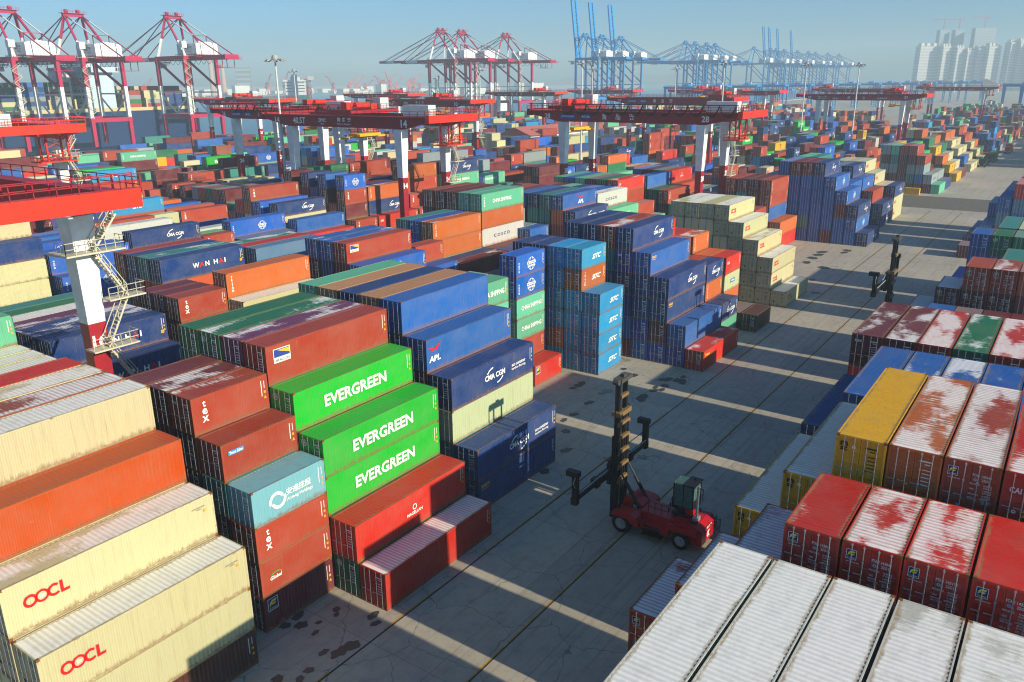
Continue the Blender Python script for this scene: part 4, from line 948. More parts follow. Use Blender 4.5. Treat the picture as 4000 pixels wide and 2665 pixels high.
# ------------------------------------------------------------------ ship-to-shore cranes on the quay
YW = 448.0
def sts(x, zb, label, up=False, blue=False, dx=22, dy=28, logo=True, detail=True, g='red and white quay cranes'):
    t = empty('quay_crane', (x, YW, 0)); yl = YW-dy
    mr = M['blue_crane'] if blue else M['sts_red']; mw = M['blue_crane'] if blue else M['crane_white']; h = dx/2
    za = zb+24; B = lambda mb, nm, m, par=t: mb.build(nm, m, par)
    sh = lambda mb: (setattr(mb, 'v', [(a-x, b-YW, c) for a, b, c in mb.v]), mb)[1]
    for sx in (-h, h):
        for y in (YW, yl):
            mb = MB(); mb.taper((x+sx, y, 17), (x+sx, y, 34), 1.9, 1.9, 1.9, 1.9)
            lg = B(sh(mb), 'leg', mw)
            mb = MB(); mb.taper((x+sx, y, 34), (x+sx, y, zb), 1.9, 1.9, 1.9, 1.9); mb.taper((x+sx, y, 2), (x+sx, y, 17), 1.9, 1.9, 2.1, 2.1); B(sh(mb), 'leg_section', mr, lg)
        mb = MB(); mb.bar((x+sx, YW+1, 16.2), (x+sx, yl-1, 16.2), 1.6, 2.6); mb.bar((x+sx, YW+1, zb), (x+sx, yl-1, zb), 1.5, 2.0); B(sh(mb), 'portal_beam', mr)
        mb = MB(); mb.bar((x+sx, YW-.5, 30), (x+sx, yl+.5, 30), .8, .8); mb.bar((x+sx, YW, 29), (x+sx, (YW+yl)/2, 18), .7); mb.bar((x+sx, yl, 29), (x+sx, (YW+yl)/2, 18), .7); B(sh(mb), 'lower_brace', mw)
        mb = MB(); mb.bar((x+sx, YW-.5, zb-1.5), (x+sx, yl+.5, 32.5), 1.1); B(sh(mb), 'diagonal_brace', mr)
    mb = MB()
    for y in (YW, yl): mb.bar((x-h, y, zb), (x+h, y, zb), 1.5, 2.0); mb.bar((x-h, y, 16.2), (x+h, y, 16.2), 1.4, 2.2)
    B(sh(mb), 'cross_beam', mr)
    # landside girder and boom: two box beams side by side
    gx = 4.2; yb = yl-30; L1 = 62
    mb = MB()
    for s in (-gx, gx): mb.bar((x+s, YW+3, zb-.2), (x+s, yb, zb-.2), 1.2, 2.4)
    mb.box(x-gx-.6, yb-1, zb-1.4, x+gx+.6, yb+.4, zb+1.2); B(sh(mb), 'girder', mr)
    mb = MB()
    for s in (-gx, gx): mb.bar((x+s-.0, YW-16, zb-.2), (x+s, YW-8, zb-.2), 1.24, 2.44)
    B(sh(mb), 'girder_band', M['lgrey'] if not blue else M['blue_dark'])
    th = R(83) if up else 0.0
    def bp(d, s, dz=0): return (x+s, YW+3+d*math.cos(th)-dz*math.sin(th), zb-.2+d*math.sin(th)+dz*math.cos(th))
    segs = ((0, 16, 1), (16, 30, 0), (30, 44, 1), (44, 54, 0), (54, L1, 1))
    mb = MB(); mb2 = MB()
    kk = 1.35 if blue else 1.0
    for a, b, m_ in segs:
        for s in (-gx, gx): (mb if m_ or blue else mb2).bar(bp(a, s), bp(b, s), 1.1*kk, 2.1*kk, up=(1, 0, 0) if up else (0, 0, 1))
    for d in range(0, L1+1, 6 if not up else 4): mb.bar(bp(d, -gx), bp(d, gx), .5)
    if up or blue:
        for d in range(0, L1-5, 8):
            mb.bar(bp(d, -gx), bp(d+4, gx), .3); mb.bar(bp(d+4, gx), bp(d+8, -gx), .3)
    bm_ = B(sh(mb), 'boom', mr)
    if mb2.f: B(sh(mb2), 'boom_band', M['crane_white'], bm_)
    if blue and up:
        mb = MB()
        for d in (50, 53.5, 57, 60.5):
            for s in (-gx, gx): mb.bar(bp(d, s), bp(d+1.6, s), 1.3, 2.3, up=(1, 0, 0))
        B(sh(mb), 'boom_band', M['crane_white'], bm_)
    # A-frame
    ax = 4.8
    mb = MB(); mbw = MB()
    for s in (-1, 1):
        b0 = Vector((x+s*h*.92, YW, zb)); a0 = Vector((x+s*ax, YW-5, za)); mid = b0.lerp(a0, .48)
        mbw.bar(b0, mid, 1.3); mb.bar(mid, a0, 1.2)
        b1 = Vector((x+s*h*.8, yl+1, zb)); mid = b1.lerp(a0, .4); mbw.bar(b1, mid, 1.2); mb.bar(mid, a0, 1.0)
    mb.bar((x-ax-1, YW-5, za), (x+ax+1, YW-5, za), 1.8, 1.6); mb.box(x-ax-2, YW-7, za+.8, x+ax+2, YW-3, za+1.0)
    railing(mb, (x-ax-2, YW-7, za+1), (x+ax+2, YW-7, za+1), 1.3, 1.5, .12)
    for s in (-3.5, 3.0): mb.tube((x+s-.8, YW-5, za+2), (x+s+.8, YW-5, za+2), 1.0, 10)
    fr = B(sh(mb), 'a_frame', mr); B(sh(mbw), 'frame_post', mw, fr)
    mb = MB(); mbw = MB(); apex = lambda s: Vector((x+s*ax, YW-5, za))
    for s in (-1, 1):
        e = Vector((x+s*gx, yb+3, zb+1)); a0 = apex(s); m1 = a0.lerp(e, .5); q = a0.lerp(e, .15)
        mbw.bar(q, m1, .55); mb.bar(a0, q, .55); mb.bar(m1, e, .5)
        mb.bar(m1, (m1.x, m1.y, zb+1), .35)
        if not up:
            mb.bar(a0, bp(32, s*gx, 1), .42); mb.bar(a0, bp(55, s*gx, 1), .42); mb.bar(a0, bp(58, s*gx, 1), .2)
        else: mb.bar(a0, bp(22, s*gx), .5); mb.bar(a0+Vector((0, 1, 0)), bp(10, s*gx), .5)
    mb.bar(apex(-1).lerp(Vector((x-gx, yb+3, zb+1)), .5), apex(1).lerp(Vector((x+gx, yb+3, zb+1)), .5), .4)
    st_ = B(sh(mb), 'stays', mr)
    if not blue: B(sh(mbw), 'white_stays', mw, st_)
    else: sh(mbw).build('stay_rods', mr, st_)
    # machinery house
    hw = 7.5; y0, y1 = YW-36, YW-17
    mb = MB(); z0 = zb+1.6; mb.prism([(x-hw, z0), (x+hw, z0), (x+hw, z0+6.2), (x, z0+7.3), (x-hw, z0+6.2)], 'y', y0, y1); hs = B(sh(mb), 'machinery_house', M['crane_white'])
    if logo:
        s = Sign(); s.arc(-4.6, 0, 1.5, 0, 360, 1.5, '2277a8', 16); s.text('青岛港', 1.6, .4, 2.2, 7.2, '2277a8', .05); s.text('PORT OF QINGDAO', 1.6, -1.5, .7, 7.0, '2277a8', .03)
        me = s.mesh('lettering'); link('lettering', me, hs, (-hw-.03, (y0+y1)/2-YW, z0+3.4), (R(90), 0, R(-90)))
    mb = MB(); mb.box(x-hw-1, y0-1, z0-1.2, x+hw+1, y1+1, z0-.9); railing(mb, (x-hw-1, y0-1, z0-.9), (x-hw-1, y1+1, z0-.9), 1.2, 2.4, .12); railing(mb, (x-hw-1, y0-1, z0-.9), (x+hw+1, y0-1, z0-.9), 1.2, 2.4, .12)
    B(sh(mb), 'walkway', mr)
    mb = MB(); mb.box(x-h-1, yl-1, zb+5.5, x-h+2.2, yl+2, zb+9); mb.bar((x-h+.5, yl+.5, zb), (x-h+.5, yl+.5, zb+5.5), .5); B(sh(mb), 'lift_cabin', M['crane_white'])
    # hanging service cage, trolley cab and looping cables
    mb = MB(); ze = zb-6
    for a in (yb+3, yb+10):
        for s in (-gx, gx): mb.bar((x+s, a, zb-1.2), (x+s, a, ze), .3)
    mb.box(x-gx-.4, yb+2.6, ze-.2, x+gx+.4, yb+10.4, ze); railing(mb, (x-gx-.4, yb+2.6, ze), (x-gx-.4, yb+10.4, ze), 1.2, 1.5, .15); railing(mb, (x-gx-.4, yb-4, zb-1.4), (x+gx+.4, yb-4, zb-1.4), 1.2, 1.5, .15); mb.box(x-gx-.4, yb-4, zb-1.6, x+gx+.4, yb, zb-1.4)
    B(sh(mb), 'service_cage', mr)
    if detail:
        mb = MB()
        for i in range(10):
            a = yb+6+i*5.2; pts = [(x-gx-1.2, a+5.2*q/6, zb-1.4-2.6*(1-(2*q/6-1)**2)) for q in range(7)]; mb.path(pts, .14, 4)
        B(sh(mb), 'festoon_cable', M['dark'])
        mb = MB(); mb.box(x-2.2, YW+9, zb-5.6, x+1.0, YW+12, zb-3); mb.box(x-3.4, YW+8, zb-2.6, x+3.4, YW+15, zb-1.8); B(sh(mb), 'trolley_cab', M['lgrey'])
        # zigzag stair up the near landside leg
        mb = MB(); z = 18; k = 0
        while z < zb-3:
            a, b = ((x-h-2.2, yl-2.2), (x-h+2.2, yl-2.2)) if k % 2 == 0 else ((x-h+2.2, yl-2.2), (x-h-2.2, yl-2.2))
            mb.bar((*a, z), (*b, z+3), .5, .25); mb.bar((*a, z+1.1), (*b, z+4.1), .12); z += 3; k += 1
        B(sh(mb), 'leg_stairs', M['stair'])
    tag(t, label, 'quay crane', g)
    return t
sts(187, 47.9, 'leftmost of three nearest red and white quay cranes, partly cut by the frame')
sts(223, 48.0, 'middle of the three near red and white quay cranes, before the ship bridge')
sts(285, 50.2, 'near red and white quay crane standing right of its two neighbours')
sts(150, 47.5, 'red and white quay crane beyond the frame edge, only its stays showing')
for x, zb, l in ((543, 52.5, 'first red and white quay crane in the middle trio, long boom over the water'), (572, 52.5, 'second red and white quay crane in the middle trio'), (640, 52.5, 'third red and white quay crane in the middle trio, apart from the others')):
    sts(x, zb, l)
for x, l in ((792, 'first'), (830, 'second'), (876, 'third')): sts(x, 58, l+' blue quay crane of the near trio with its boom raised upright', True, True, g='blue quay cranes')
for x, l in ((1065, 'first of four clustered blue quay cranes, boom lowered'), (1098, 'second of four clustered blue quay cranes, boom lowered'), (1140, 'third of four clustered blue quay cranes, boom lowered'), (1172, 'fourth of four clustered blue quay cranes, boom lowered'), (1340, 'lone blue quay crane with lowered boom between the two clusters')):
    sts(x, 59, l, False, True, detail=False, g='blue quay cranes')
for x, l in ((1425, 'first'), (1455, 'second'), (1500, 'third'), (1580, 'fourth')): sts(x, 59, l+' far blue quay crane of four with booms raised upright', True, True, logo=False, detail=False, g='blue quay cranes')
for x, l in ((1650, 'farthest group of blue quay cranes, first with lowered boom'), (1700, 'farthest group of blue quay cranes, second with lowered boom'), (1790, 'farthest group of blue quay cranes, third with lowered boom'), (1880, 'last blue quay crane at the end of the quay')):
    sts(x, 59, l, False, True, logo=False, detail=False, g='blue quay cranes')
# small blue gantries of the automatic yard
ordn = ['first', 'second', 'third', 'fourth', 'fifth', 'sixth', 'seventh', 'eighth', 'ninth', 'tenth', 'eleventh', 'twelfth', 'thirteenth', 'fourteenth']
for i in range(14):
    rmg('', 760+i*52, 300-i*14, ordn[i]+' of the low blue gantry cranes in the hazy automatic yard', blue=True, near=0, span=30, y0o=-1, y1o=1, trolley=.3+.05*(i % 6))
for i in range(7):
    rmg('', 640+i*45, -34-(i % 3)*46+i*8, ordn[i]+' of the dark blue gantry cranes at the right edge yard', blue=True, near=0, span=30, y0o=-1, y1o=1, trolley=.4)

# ------------------------------------------------------------------ empty container handler
def handler(x, y, label, mast_h=12.4, spr_z=4.3, rz=0):
    """mast towards +y, counterweight towards -y, spreader along x; local origin under the mast"""
    t = empty('container_lift_truck', (x, y, 0), rz)
    red = M['truck_red']; dk = M['dark']
    mb = MB(); mb.box(-1.0, -5.4, .75, 1.0, .1, 1.35)
    mb.prism([(-6.9, .55), (-6.9, 1.75), (-6.3, 2.05), (-4.4, 2.05), (-4.1, 1.75), (-4.1, .8), (-4.6, .55)], 'x', -1.35, 1.35)
    mb.box(-1.05, -4.2, 1.3, 1.05, -1.2, 1.95); mb.prism([(-1.5, 1.3), (-1.5, 2.1), (-.6, 2.5), (.1, 2.5), (.3, 1.3)], 'x', -.62, .62)
    for s in (-1, 1):
        a, b = sorted((s*1.05, s*2.2)); mb.prism([(-1.9, 1.0), (-1.7, 1.75), (-1.2, 1.95), (.2, 1.95), (.5, 1.6), (.5, 1.45), (-.9, 1.45), (-1.5, 1.0)], 'x', a, b)
        a, b = sorted((s*1.05, s*1.75)); mb.prism([(-4.3, .8), (-4.3, 1.35), (-1.8, 1.35), (-1.6, .8)], 'x', a, b)
        a, b = sorted((s*1.3, s*1.8)); mb.prism([(-6.7, 1.5), (-6.5, 1.9), (-4.2, 1.9), (-4.0, 1.3), (-4.4, 1.45), (-6.3, 1.45)], 'x', a, b)
    body = mb.build('body', red, t)
    s = Sign(); s.text('KALMAR', 0, 0, .26, 1.3, '2a2a2e', .04); sgn(body, s, (-1.77, -3.0, 1.08), 'x')
    s = Sign(); s.arc(0, 0, .3, 90, 270, .1, 'f2efe8', 10); s.arc(.25, 0, .3, 90, 270, .1, 'f2efe8', 10); s.text('前进之舟', -.1, .62, .22, 1.4, 'f2efe8', .03); sgn(body, s, (0, -6.91, 1.15), 'y')
    s = Sign(); s.rect(-.3, -.3, .3, .3, '1a1a20'); s.text('08', 0, 0, .34, .44, 'c9cdd8', .04, lift=.01); sgn(body, s, (-.63, -.9, 1.85), 'x')
    for s_ in (-1, 1):
        for yy, r_, wd in ((-.3, .82, 1.05), (-5.3, .74, .5)):
            xx = s_*(1.62 if yy > -1 else 1.62)
            mb = MB(); a, b = xx-wd/2, xx+wd/2
            n = 22; prof = [(a, r_*.62), (a+.04, r_*.9), (a+.14, r_), (b-.14, r_), (b-.04, r_*.9), (b, r_*.62)]
            vs_ = []; 
            for i in range(n):
                an = 2*math.pi*i/n
                for px_, pr_ in prof: vs_.append((px_, yy+pr_*math.cos(an), r_+pr_*math.sin(an)))
            k = len(prof); fs_ = [(i*k+j, i*k+j+1, ((i+1) % n)*k+j+1, ((i+1) % n)*k+j) for i in range(n) for j in range(k-1)]
            mb.add(vs_, fs_); wh = mb.build('tyre', M['tyre'], t)
            mb = MB(); mb.tube((a+.09, yy, r_), (b-.09, yy, r_), r_*.6, 18); mb.tube((a-.02 if s_ < 0 else b+.02, yy, r_), (a+.1 if s_ < 0 else b-.1, yy, r_), r_*.22, 10); mb.build('rim', M['grey'], wh)
    mb = MB()
    for s_ in (-1,):
        for i in range(3): mb.box(-2.15+.13*i, -3.9+.2*i, .55+.32*i, -1.5, -2.2, .6+.32*i)
    mb.build('steps', M['dark'], t)
    # mast: outer and inner rails, cross members
    mb = MB(); H = mast_h
    for s_ in (-1, 1):
        mb.box(s_*.86-.16, .75, .45, s_*.86+.16, 1.25, H*.62); mb.box(s_*.60-.12, .85, .5, s_*.60+.12, 1.2, H)
    mast = mb.build('mast', dk, t)
    mb = MB()
    for z in (H*.30, H*.40, H*.50, H*.60, H*.70): mb.prism([(-.95, z-.16), (-.8, z+.2), (.8, z+.2), (.95, z-.16), (.6, z-.05), (-.6, z-.05)], 'y', .62, .86)
    mb.box(-1.0, .6, H*.775-.2, 1.0, 1.35, H*.775+.18); mb.box(-.6, .7, H*.89-.14, .6, .95, H*.89+.14)
    mb.build('mast_crossbar', M['brass'], mast)
    mb = MB(); mb.box(-.9, .6, H-.12, .95, 1.35, H+.2); mb.box(-.25, .75, H+.2, .2, 1.1, H+.45); mb.tube((-1.1, .7, H+.02), (-1.1, 1.2, H+.02), .24, 12); mb.build('mast_head', plain('worn_steel', '#4d4a44', .5), mast)
    mb = MB()
    for dx in (-1.22, -1.32): mb.tube((dx, .9, 1.4), (dx, .9, H), .035, 5)
    for dx in (.98, 1.08): mb.tube((dx, .9, 3), (dx, .9, H*.8), .04, 5)
    for s_ in (-1, 1): mb.tube((s_*.3, .95, .8), (s_*.3, .95, H*.8), .11, 8)
    mb.build('lift_chains', M['black'], mast)
    for s_ in (-1, 1):
        mb = MB(); a = Vector((s_*.75, -1.3, 1.9)); b = Vector((s_*.8, .7, 5.0)); mb.tube(a, a.lerp(b, .62), .15, 10); mb.tube(a.lerp(b, .6), b, .07, 8); mb.tube(a-Vector((.12, 0, 0)), a+Vector((.12, 0, 0)), .2, 8)
        mb.build('tilt_cylinder', dk, t)
    z = spr_z
    mb = MB(); mb.box(-2.9, 1.35, z-.28, 2.9, 1.85, z+.28); mb.box(-1.1, 1.25, z-.9, 1.1, 1.6, z+1.3); mb.box(-5.9, 1.45, z-.2, 5.9, 1.78, z+.18)
    for s_ in (-1, 1): mb.box(s_*2.9-.3, 1.3, z-.36, s_*2.9+.3, 1.92, z+.36)
    spr = mb.build('spreader', dk, t)
    mb = MB()
    for s_ in (-1, 1):
        mb.box(s_*6.05-.2, 1.4, z-.42, s_*6.05+.2, 1.85, z+2.0); mb.box(s_*6.05-.26, 1.3, z+1.85, s_*6.05+.26, 2.35, z+2.3); mb.box(s_*6.05-.25, 1.4, z-.5, s_*6.05+.25, 1.9, z+.1)
    mb.build('spreader_arm', M['black'], spr)
    mb = MB()
    for s_ in (-1, 1):
        mb.tube((s_*1.2, 1.4, z+.45), (s_*5.7, 1.4, z+.42), .05, 6); mb.path([(s_*6.3, 1.5, z+1.9), (s_*6.6, 1.5, z+1.5), (s_*6.3, 1.5, z+1.0)], .03, 5)
        mb.path([(s_*1.0, 1.5, z+1.2), (s_*1.9, 1.5, z+.75), (s_*2.8, 1.5, z+.75)], .04, 5)
    mb.build('hydraulic_hose', M['grey'], spr)
    # cab
    cx0, cx1, cy0, cy1, cz0, cz1 = -.25, 1.35, -5.6, -3.9, 2.75, 4.75
    mb = MB(); w_ = .09
    for xx in (cx0, cx1-w_):
        for yy in (cy0, cy1-w_): mb.box(xx, yy, cz0, xx+w_, yy+w_, cz1)
    mb.box(cx0, cy0, cz0-.15, cx1, cy1, cz0+.06); mb.box(cx0-.08, cy0-.08, cz1, cx1+.08, cy0+.85, cz1+.09); mb.box(cx0, cy0-.01, cz0, cx1, cy0+.04, cz0+.7); mb.box(cx0, cy0+.8, cz0, cx0+.05, cy0+.88, cz1)
    mb.box(cx0-.1, cy0-.1, 2.0, cx1, cy1, 2.3); mb.box(cx0+.2, cy0+.2, 2.2, cx1-.2, cy1-.3, 2.65)
    cab = mb.build('cab', M['dark'], t)
    mb = MB(); mb.box(cx0-.02, cy0-.03, cz0-.35, cx0+.4, cy0+.6, cz0+.05); mb.box(cx0-.06, cy0-.06, 2.35, cx0+.5, cy0+.5, 2.7); mb.build('cab_side_panel', M['truck_red'], cab)
    gl, N, L, B = node_mat('cab_glass') if 'cab_glass' not in bpy.data.materials else (bpy.data.materials['cab_glass'], None, None, None)
    if B: B.inputs['Base Color'].default_value = (.35, .62, .58, 1); B.inputs['Roughness'].default_value = .05; B.inputs['Transmission Weight'].default_value = .85; B.inputs['IOR'].default_value = 1.1
    mb = MB(); mb.box(cx0+.01, cy0+.1, cz0+.1, cx0+.03, cy1-.1, cz1-.05); mb.box(cx1-.03, cy0+.1, cz0+.1, cx1-.01, cy1-.1, cz1-.05); mb.box(cx0+.1, cy1-.03, cz0+.1, cx1-.1, cy1-.01, cz1-.05); mb.box(cx0+.1, cy0+.01, cz0+.75, cx1-.1, cy0+.03, cz1-.05); mb.box(cx0+.03, cy0+.86, cz1+.01, cx1-.03, cy1-.03, cz1+.04)
    mb.build('window', gl, cab)
    mb = MB(); mb.box(cx0+.5, cy0+.35, cz0+.06, cx1-.5, cy0+.95, cz0+.5); mb.box(cx0+.5, cy0+.3, cz0+.5, cx1-.5, cy0+.42, cz0+1.15); mb.build('seat', dk, cab)
    mb = MB(); mb.tube((-.35, -6.0, 1.9), (-.35, -6.0, 4.9), .1, 12); mb.tube((-.35, -6.0, 4.9), (-.35, -6.1, 5.05), .1, 12); mb.box(-.65, -6.15, 1.95, .1, -5.75, 2.4); mb.build('exhaust_pipe', M['rod'], t)
    mb = MB()
    for p, q in (((-1.0, -3.9, 2.0), (-1.0, -2.2, 2.0)), ((-1.0, -3.9, 2.0), (-.3, -3.9, 2.6)), ((1.3, -6.9, .9), (1.7, -6.9, .9)), ((1.8, -5.6, 2.75), (1.8, -3.9, 2.75))): railing(mb, p, q, .95, .6, .045)
    railing(mb, (.2, -7.35, .7), (1.3, -7.35, .7), 1.2, .25, .04); mb.bar((.2, -6.9, 1.8), (.2, -7.35, 1.8), .04); mb.bar((1.3, -6.9, 1.8), (1.3, -7.35, 1.8), .04)
    mb.build('guard_rail', M['black'], t)
    mb = MB(); mb.box(-.9, -6.2, 2.05, -.45, -5.7, 2.16); mb.box(.9, -5.3, 4.84, 1.05, -5.15, 5.0); mb.tube((-1.6, .1, 1.95), (-1.6, .1, 2.2), .14, 8); mb.build('work_lamp', M['dark'], t)
    tag(t, label, 'lift truck', 'tall container lift trucks in the aisle')
    return t
lt = handler(20.35, -8.15, 'red container lift truck with tall black mast standing in the open aisle')
handler(67.5, -18.9, 'lift truck mostly hidden behind the patchy roofs, only its tall black mast showing', 17.2, 12.0)
# driver
def driver(loc):
    V_ = [(0,0,.0),(0,0,.25),(0,0,.5),(0,.0,.62),(0,.02,.72),(0,.03,.80), (.19,0,.52),(.24,.18,.32),(.16,.38,.36), (-.19,0,.52),(-.24,.18,.32),(-.16,.38,.36), (.1,.22,.0),(.12,.45,.0),(.12,.5,-.35), (-.1,.22,.0),(-.12,.45,.0),(-.12,.5,-.35)]
    E_ = [(0,1),(1,2),(2,3),(3,4),(4,5),(2,6),(6,7),(7,8),(2,9),(9,10),(10,11),(0,12),(12,13),(13,14),(0,15),(15,16),(16,17)]
    Rd = [.15,.14,.16,.06,.1,.085,.075,.055,.04,.075,.055,.04,.1,.085,.06,.1,.085,.06]
    me = bpy.data.meshes.new('person'); me.from_pydata(V_, E_, [])
    bm = bmesh.new(); bm.from_mesh(me); ly = bm.verts.layers.skin.verify()
    bm.verts.ensure_lookup_table()
    for i, v in enumerate(bm.verts): v[ly].radius = (Rd[i], Rd[i]); v[ly].use_root = (i == 0)
    bm.to_mesh(me); bm.free(); me.materials.append(M['orange'])
    o = link('person', me, None, loc); o.modifiers.new('skin', 'SKIN'); s_ = o.modifiers.new('smooth', 'SUBSURF'); s_.levels = 1; s_.render_levels = 1
    skin_m = plain('skin', '#b98563', .6); hm_ = plain('hair', '#17120f', .7)
    mb = MB(); mb.tube((0, .02, .68), (0, .03, .92), .1, 10); h = mb.build('face', skin_m, o)
    mb = MB(); mb.tube((0, .01, .86), (0, .01, .97), .125, 10, .07); mb.build('hair', hm_, o)
    tag(o, 'seated driver in orange work clothes inside the lift truck cab', 'person')
driver((20.35+.55, -8.15-4.95, 3.35))

# ------------------------------------------------------------------ lamp masts
def lamp(x, y, h, label):
    t = empty('lamp_mast', (x, y, 0))
    mb = MB(); mb.tube((0, 0, 0), (0, 0, h), .4, 12, .17); mb.box(-.7, -.7, 0, .7, .7, .5); mb.build('pole', M['lgrey'], t)
    mb = MB(); mb.tube((0, 0, h-.3), (0, 0, h+.1), .8, 12); mb.tube((0, 0, h+.1), (0, 0, h+.7), .8, 10, .6)
    for i in range(8): a = i*math.pi/4; mb.bar((0, 0, h-.1), (2.2*math.cos(a), 2.2*math.sin(a), h-.1), .12)
    mb.build('lamp_ring', M['grey'], t)
    for i in range(8):
        a = i*math.pi/4; c_, s_ = math.cos(a), math.sin(a); mb = MB(); mb.bar((1.5*c_, 1.5*s_, h-.2), (2.4*c_, 2.4*s_, h-.5), .6, .3); mb.build('lamp_head', M['grey'], t)
    tag(t, label, 'lamp mast', 'tall lamp masts between the blocks')
for x, y, h, l in ((89, 114, 40, 'tall lamp mast left of crane fourteen, nearest to its girder'), (223, 115, 40.8, 'lamp mast rising behind the girder numbered twenty-eight'), (198, 235, 39.7, 'lamp mast before the cargo ship seen from astern'), (267, 193, 40, 'thin lamp mast before the middle trio of quay cranes'),
                   (237, 69, 40.1, 'lamp mast above the right half of girder twenty-seven'), (331, 69, 40.8, 'lamp mast left of crane thirty-seven'), (325, 46.6, 40.3, 'lamp mast behind the girder numbered thirty-seven'), (315, 163, 40.3, 'lamp mast before the raised blue booms'), (358, 140, 40.3, 'small lamp mast between the blue crane clusters')):
    lamp(x, y, h, l)
for x, y, h, l in ((387.6, 440, 37, 'steel lattice light tower beside the stern of the cargo ship'), (532, 440, 37.6, 'steel lattice light tower left of the middle quay cranes')):
    mb = MB()
    for a, b in ((-1, -1), (1, -1), (1, 1), (-1, 1)): mb.bar((a*1.6, b*1.6, 0), (a*.9, b*.9, h), .35)
    for i in range(9):
        z = i*h/9; z2 = z+h/9
        for (a, b), (c_, d_) in (((-1, -1), (1, -1)), ((1, -1), (1, 1)), ((1, 1), (-1, 1)), ((-1, 1), (-1, -1))): mb.bar((a*1.5, b*1.5, z), (c_*1.5, d_*1.5, z2), .2)
    mb.box(-3, -2, h, 3, 2, h+.4); mb.box(-3, -2, h+.4, 3, -1.6, h+2.6)
    tag(mb.build('lattice_tower', M['grey'], None, (x, y, 0)), l, 'light tower')

# ------------------------------------------------------------------ ships and tug
def hull(L, B_, z0, z1, mat, parent, bow=1):
    mb = MB(); st = []
    for f, wf in ((0, .8), (.04, .95), (.12, 1), (.8, 1), (.9, .72), (.96, .36), (1, .03)):
        st.append((f*L, wf))
    rows = []
    for zi, (z, k, e) in enumerate(((z0, .82, -.035), (z0+3, .96, -.02), (z1, 1, .01))):
        rows.append([(x+e*L*(1 if f_ > .9*L else 0), s*wf*B_/2*k, z) for s in (-1, 1) for x, wf, f_ in [(a, b, a) for a, b in st]])
    n = len(st); vs_ = [p for r in rows for p in r]; fs_ = []
    for k in range(2):
        for s in (0, 1):
            for i in range(n-1): a = k*2*n+s*n+i; fs_.append((a, a+1, a+2*n+1, a+2*n))
        fs_.append((k*2*n, k*2*n+n, k*2*n+3*n, k*2*n+2*n)); fs_.append((k*2*n+n-1, k*2*n+2*n-1, k*2*n+4*n-1, k*2*n+3*n-1))
    top = 4*n; fs_ += [(top+i, top+i+1, top+n+i+1, top+n+i) for i in range(n-1)]
    mb.add(vs_, fs_); return mb.build('hull', mat, parent)
sh1 = empty('container_ship', (308, 478, 0), R(180))
h1 = hull(260, 42, -4, 19.5, M['ship_hull'], sh1)
mb = MB(); mb.box(58, -19, 19.5, 74, 19, 42); mb.box(56, -23, 42, 75, 23, 45); mb.box(60, -10, 45, 70, 10, 48); wh = mb.build('deckhouse', plain('pale_blue_paint', '#b8ccd6', .6), sh1)
mb = MB()
for z in (24, 27.5, 31, 34.5, 38, 43):
    for k in range(9): mb.box(57.9, -16+k*4-.7, z, 74.1, -16+k*4+.7, z+1)
mb.build('windows', M['dark'], wh)
mb = MB(); mb.bar((65, 0, 48), (65, 0, 56), .8); mb.bar((65, -4, 52), (65, 4, 52), .5); mb.tube((68, 3, 50), (68, 3, 52.5), 1.6, 10); mb.box(77, -6, 19.5, 84, 6, 42); mb.build('mast', M['ship_white'], wh)
mb = MB()
for i in range(16): mb.box(8+i*15, -20, 19.5, 9+i*15, 20, 27)
mb.box(4, -20.6, 19.5, 290, -20.2, 21.5); mb.box(4, 20.2, 19.5, 290, 20.6, 21.5); mb.build('lashing_bridges', plain('buff_paint', '#c9b583', .6), sh1)
tag(sh1, 'large blue hulled container ship moored behind the near quay cranes', 'container ship')
deck = []; rr = random.Random(77)
for i in range(16):
    x = 300-4-12.2-i*14.6
    if 215 < x < 252: continue
    hh_ = rr.choice((3, 4, 5, 6, 6)); cc = rr.choice(('er', 'tT', 'Bb', 'eG', 'mr', 'wW', 'rw'))
    for k in range(15):
        for j in range(max(1, hh_-(1 if rr.random() < .3 else 0))):
            b = Box(); b.x, b.y, b.z, b.L, b.H = x, 459.5+k*2.52, 21+j*ST, 12.19, ST; b.c = rr.choice(cc) if rr.random() < .55 else rr.choice('rmBbTweG'); b.vis = 0; deck.append(b)
dk_ = field('deck_cargo', deck)
tag(dk_, 'rows of mixed containers stacked on the deck of the moored ship', 'deck cargo', kind='stuff')
s2 = empty('container_ship', (1010, 1180, 0), R(45))
hull(240, 38, -4, 14, plain('dark_teal_hull', '#1d4650', .5), s2)
mb = MB(); mb.box(14, -18, 14, 34, 18, 40); mb.box(12, -21, 38, 36, 21, 41); mb.box(16, -8, 41, 32, 8, 46); w2_ = mb.build('deckhouse', M['ship_white'], s2)
mb = MB(); mb.box(4, -5, 14, 12, 5, 50); mb.build('funnel', M['ship_hull'], s2)
mb = MB()
for z in (20, 25, 30, 35): mb.box(13.8, -17, z, 14, 17, z+1.4)
mb.build('windows', M['dark'], w2_); mb = MB()
for i in range(11):
    mb.box(46+i*16, -17, 14, 58+i*16, 17, 20+3*(i % 4))
mb.build('hatch_cargo', M['roofred'], s2)
tag(s2, 'cargo ship seen from astern with white bridge and dark blue funnel', 'container ship')
tg = empty('tug_boat', (1180, 1262, 0), R(-35))
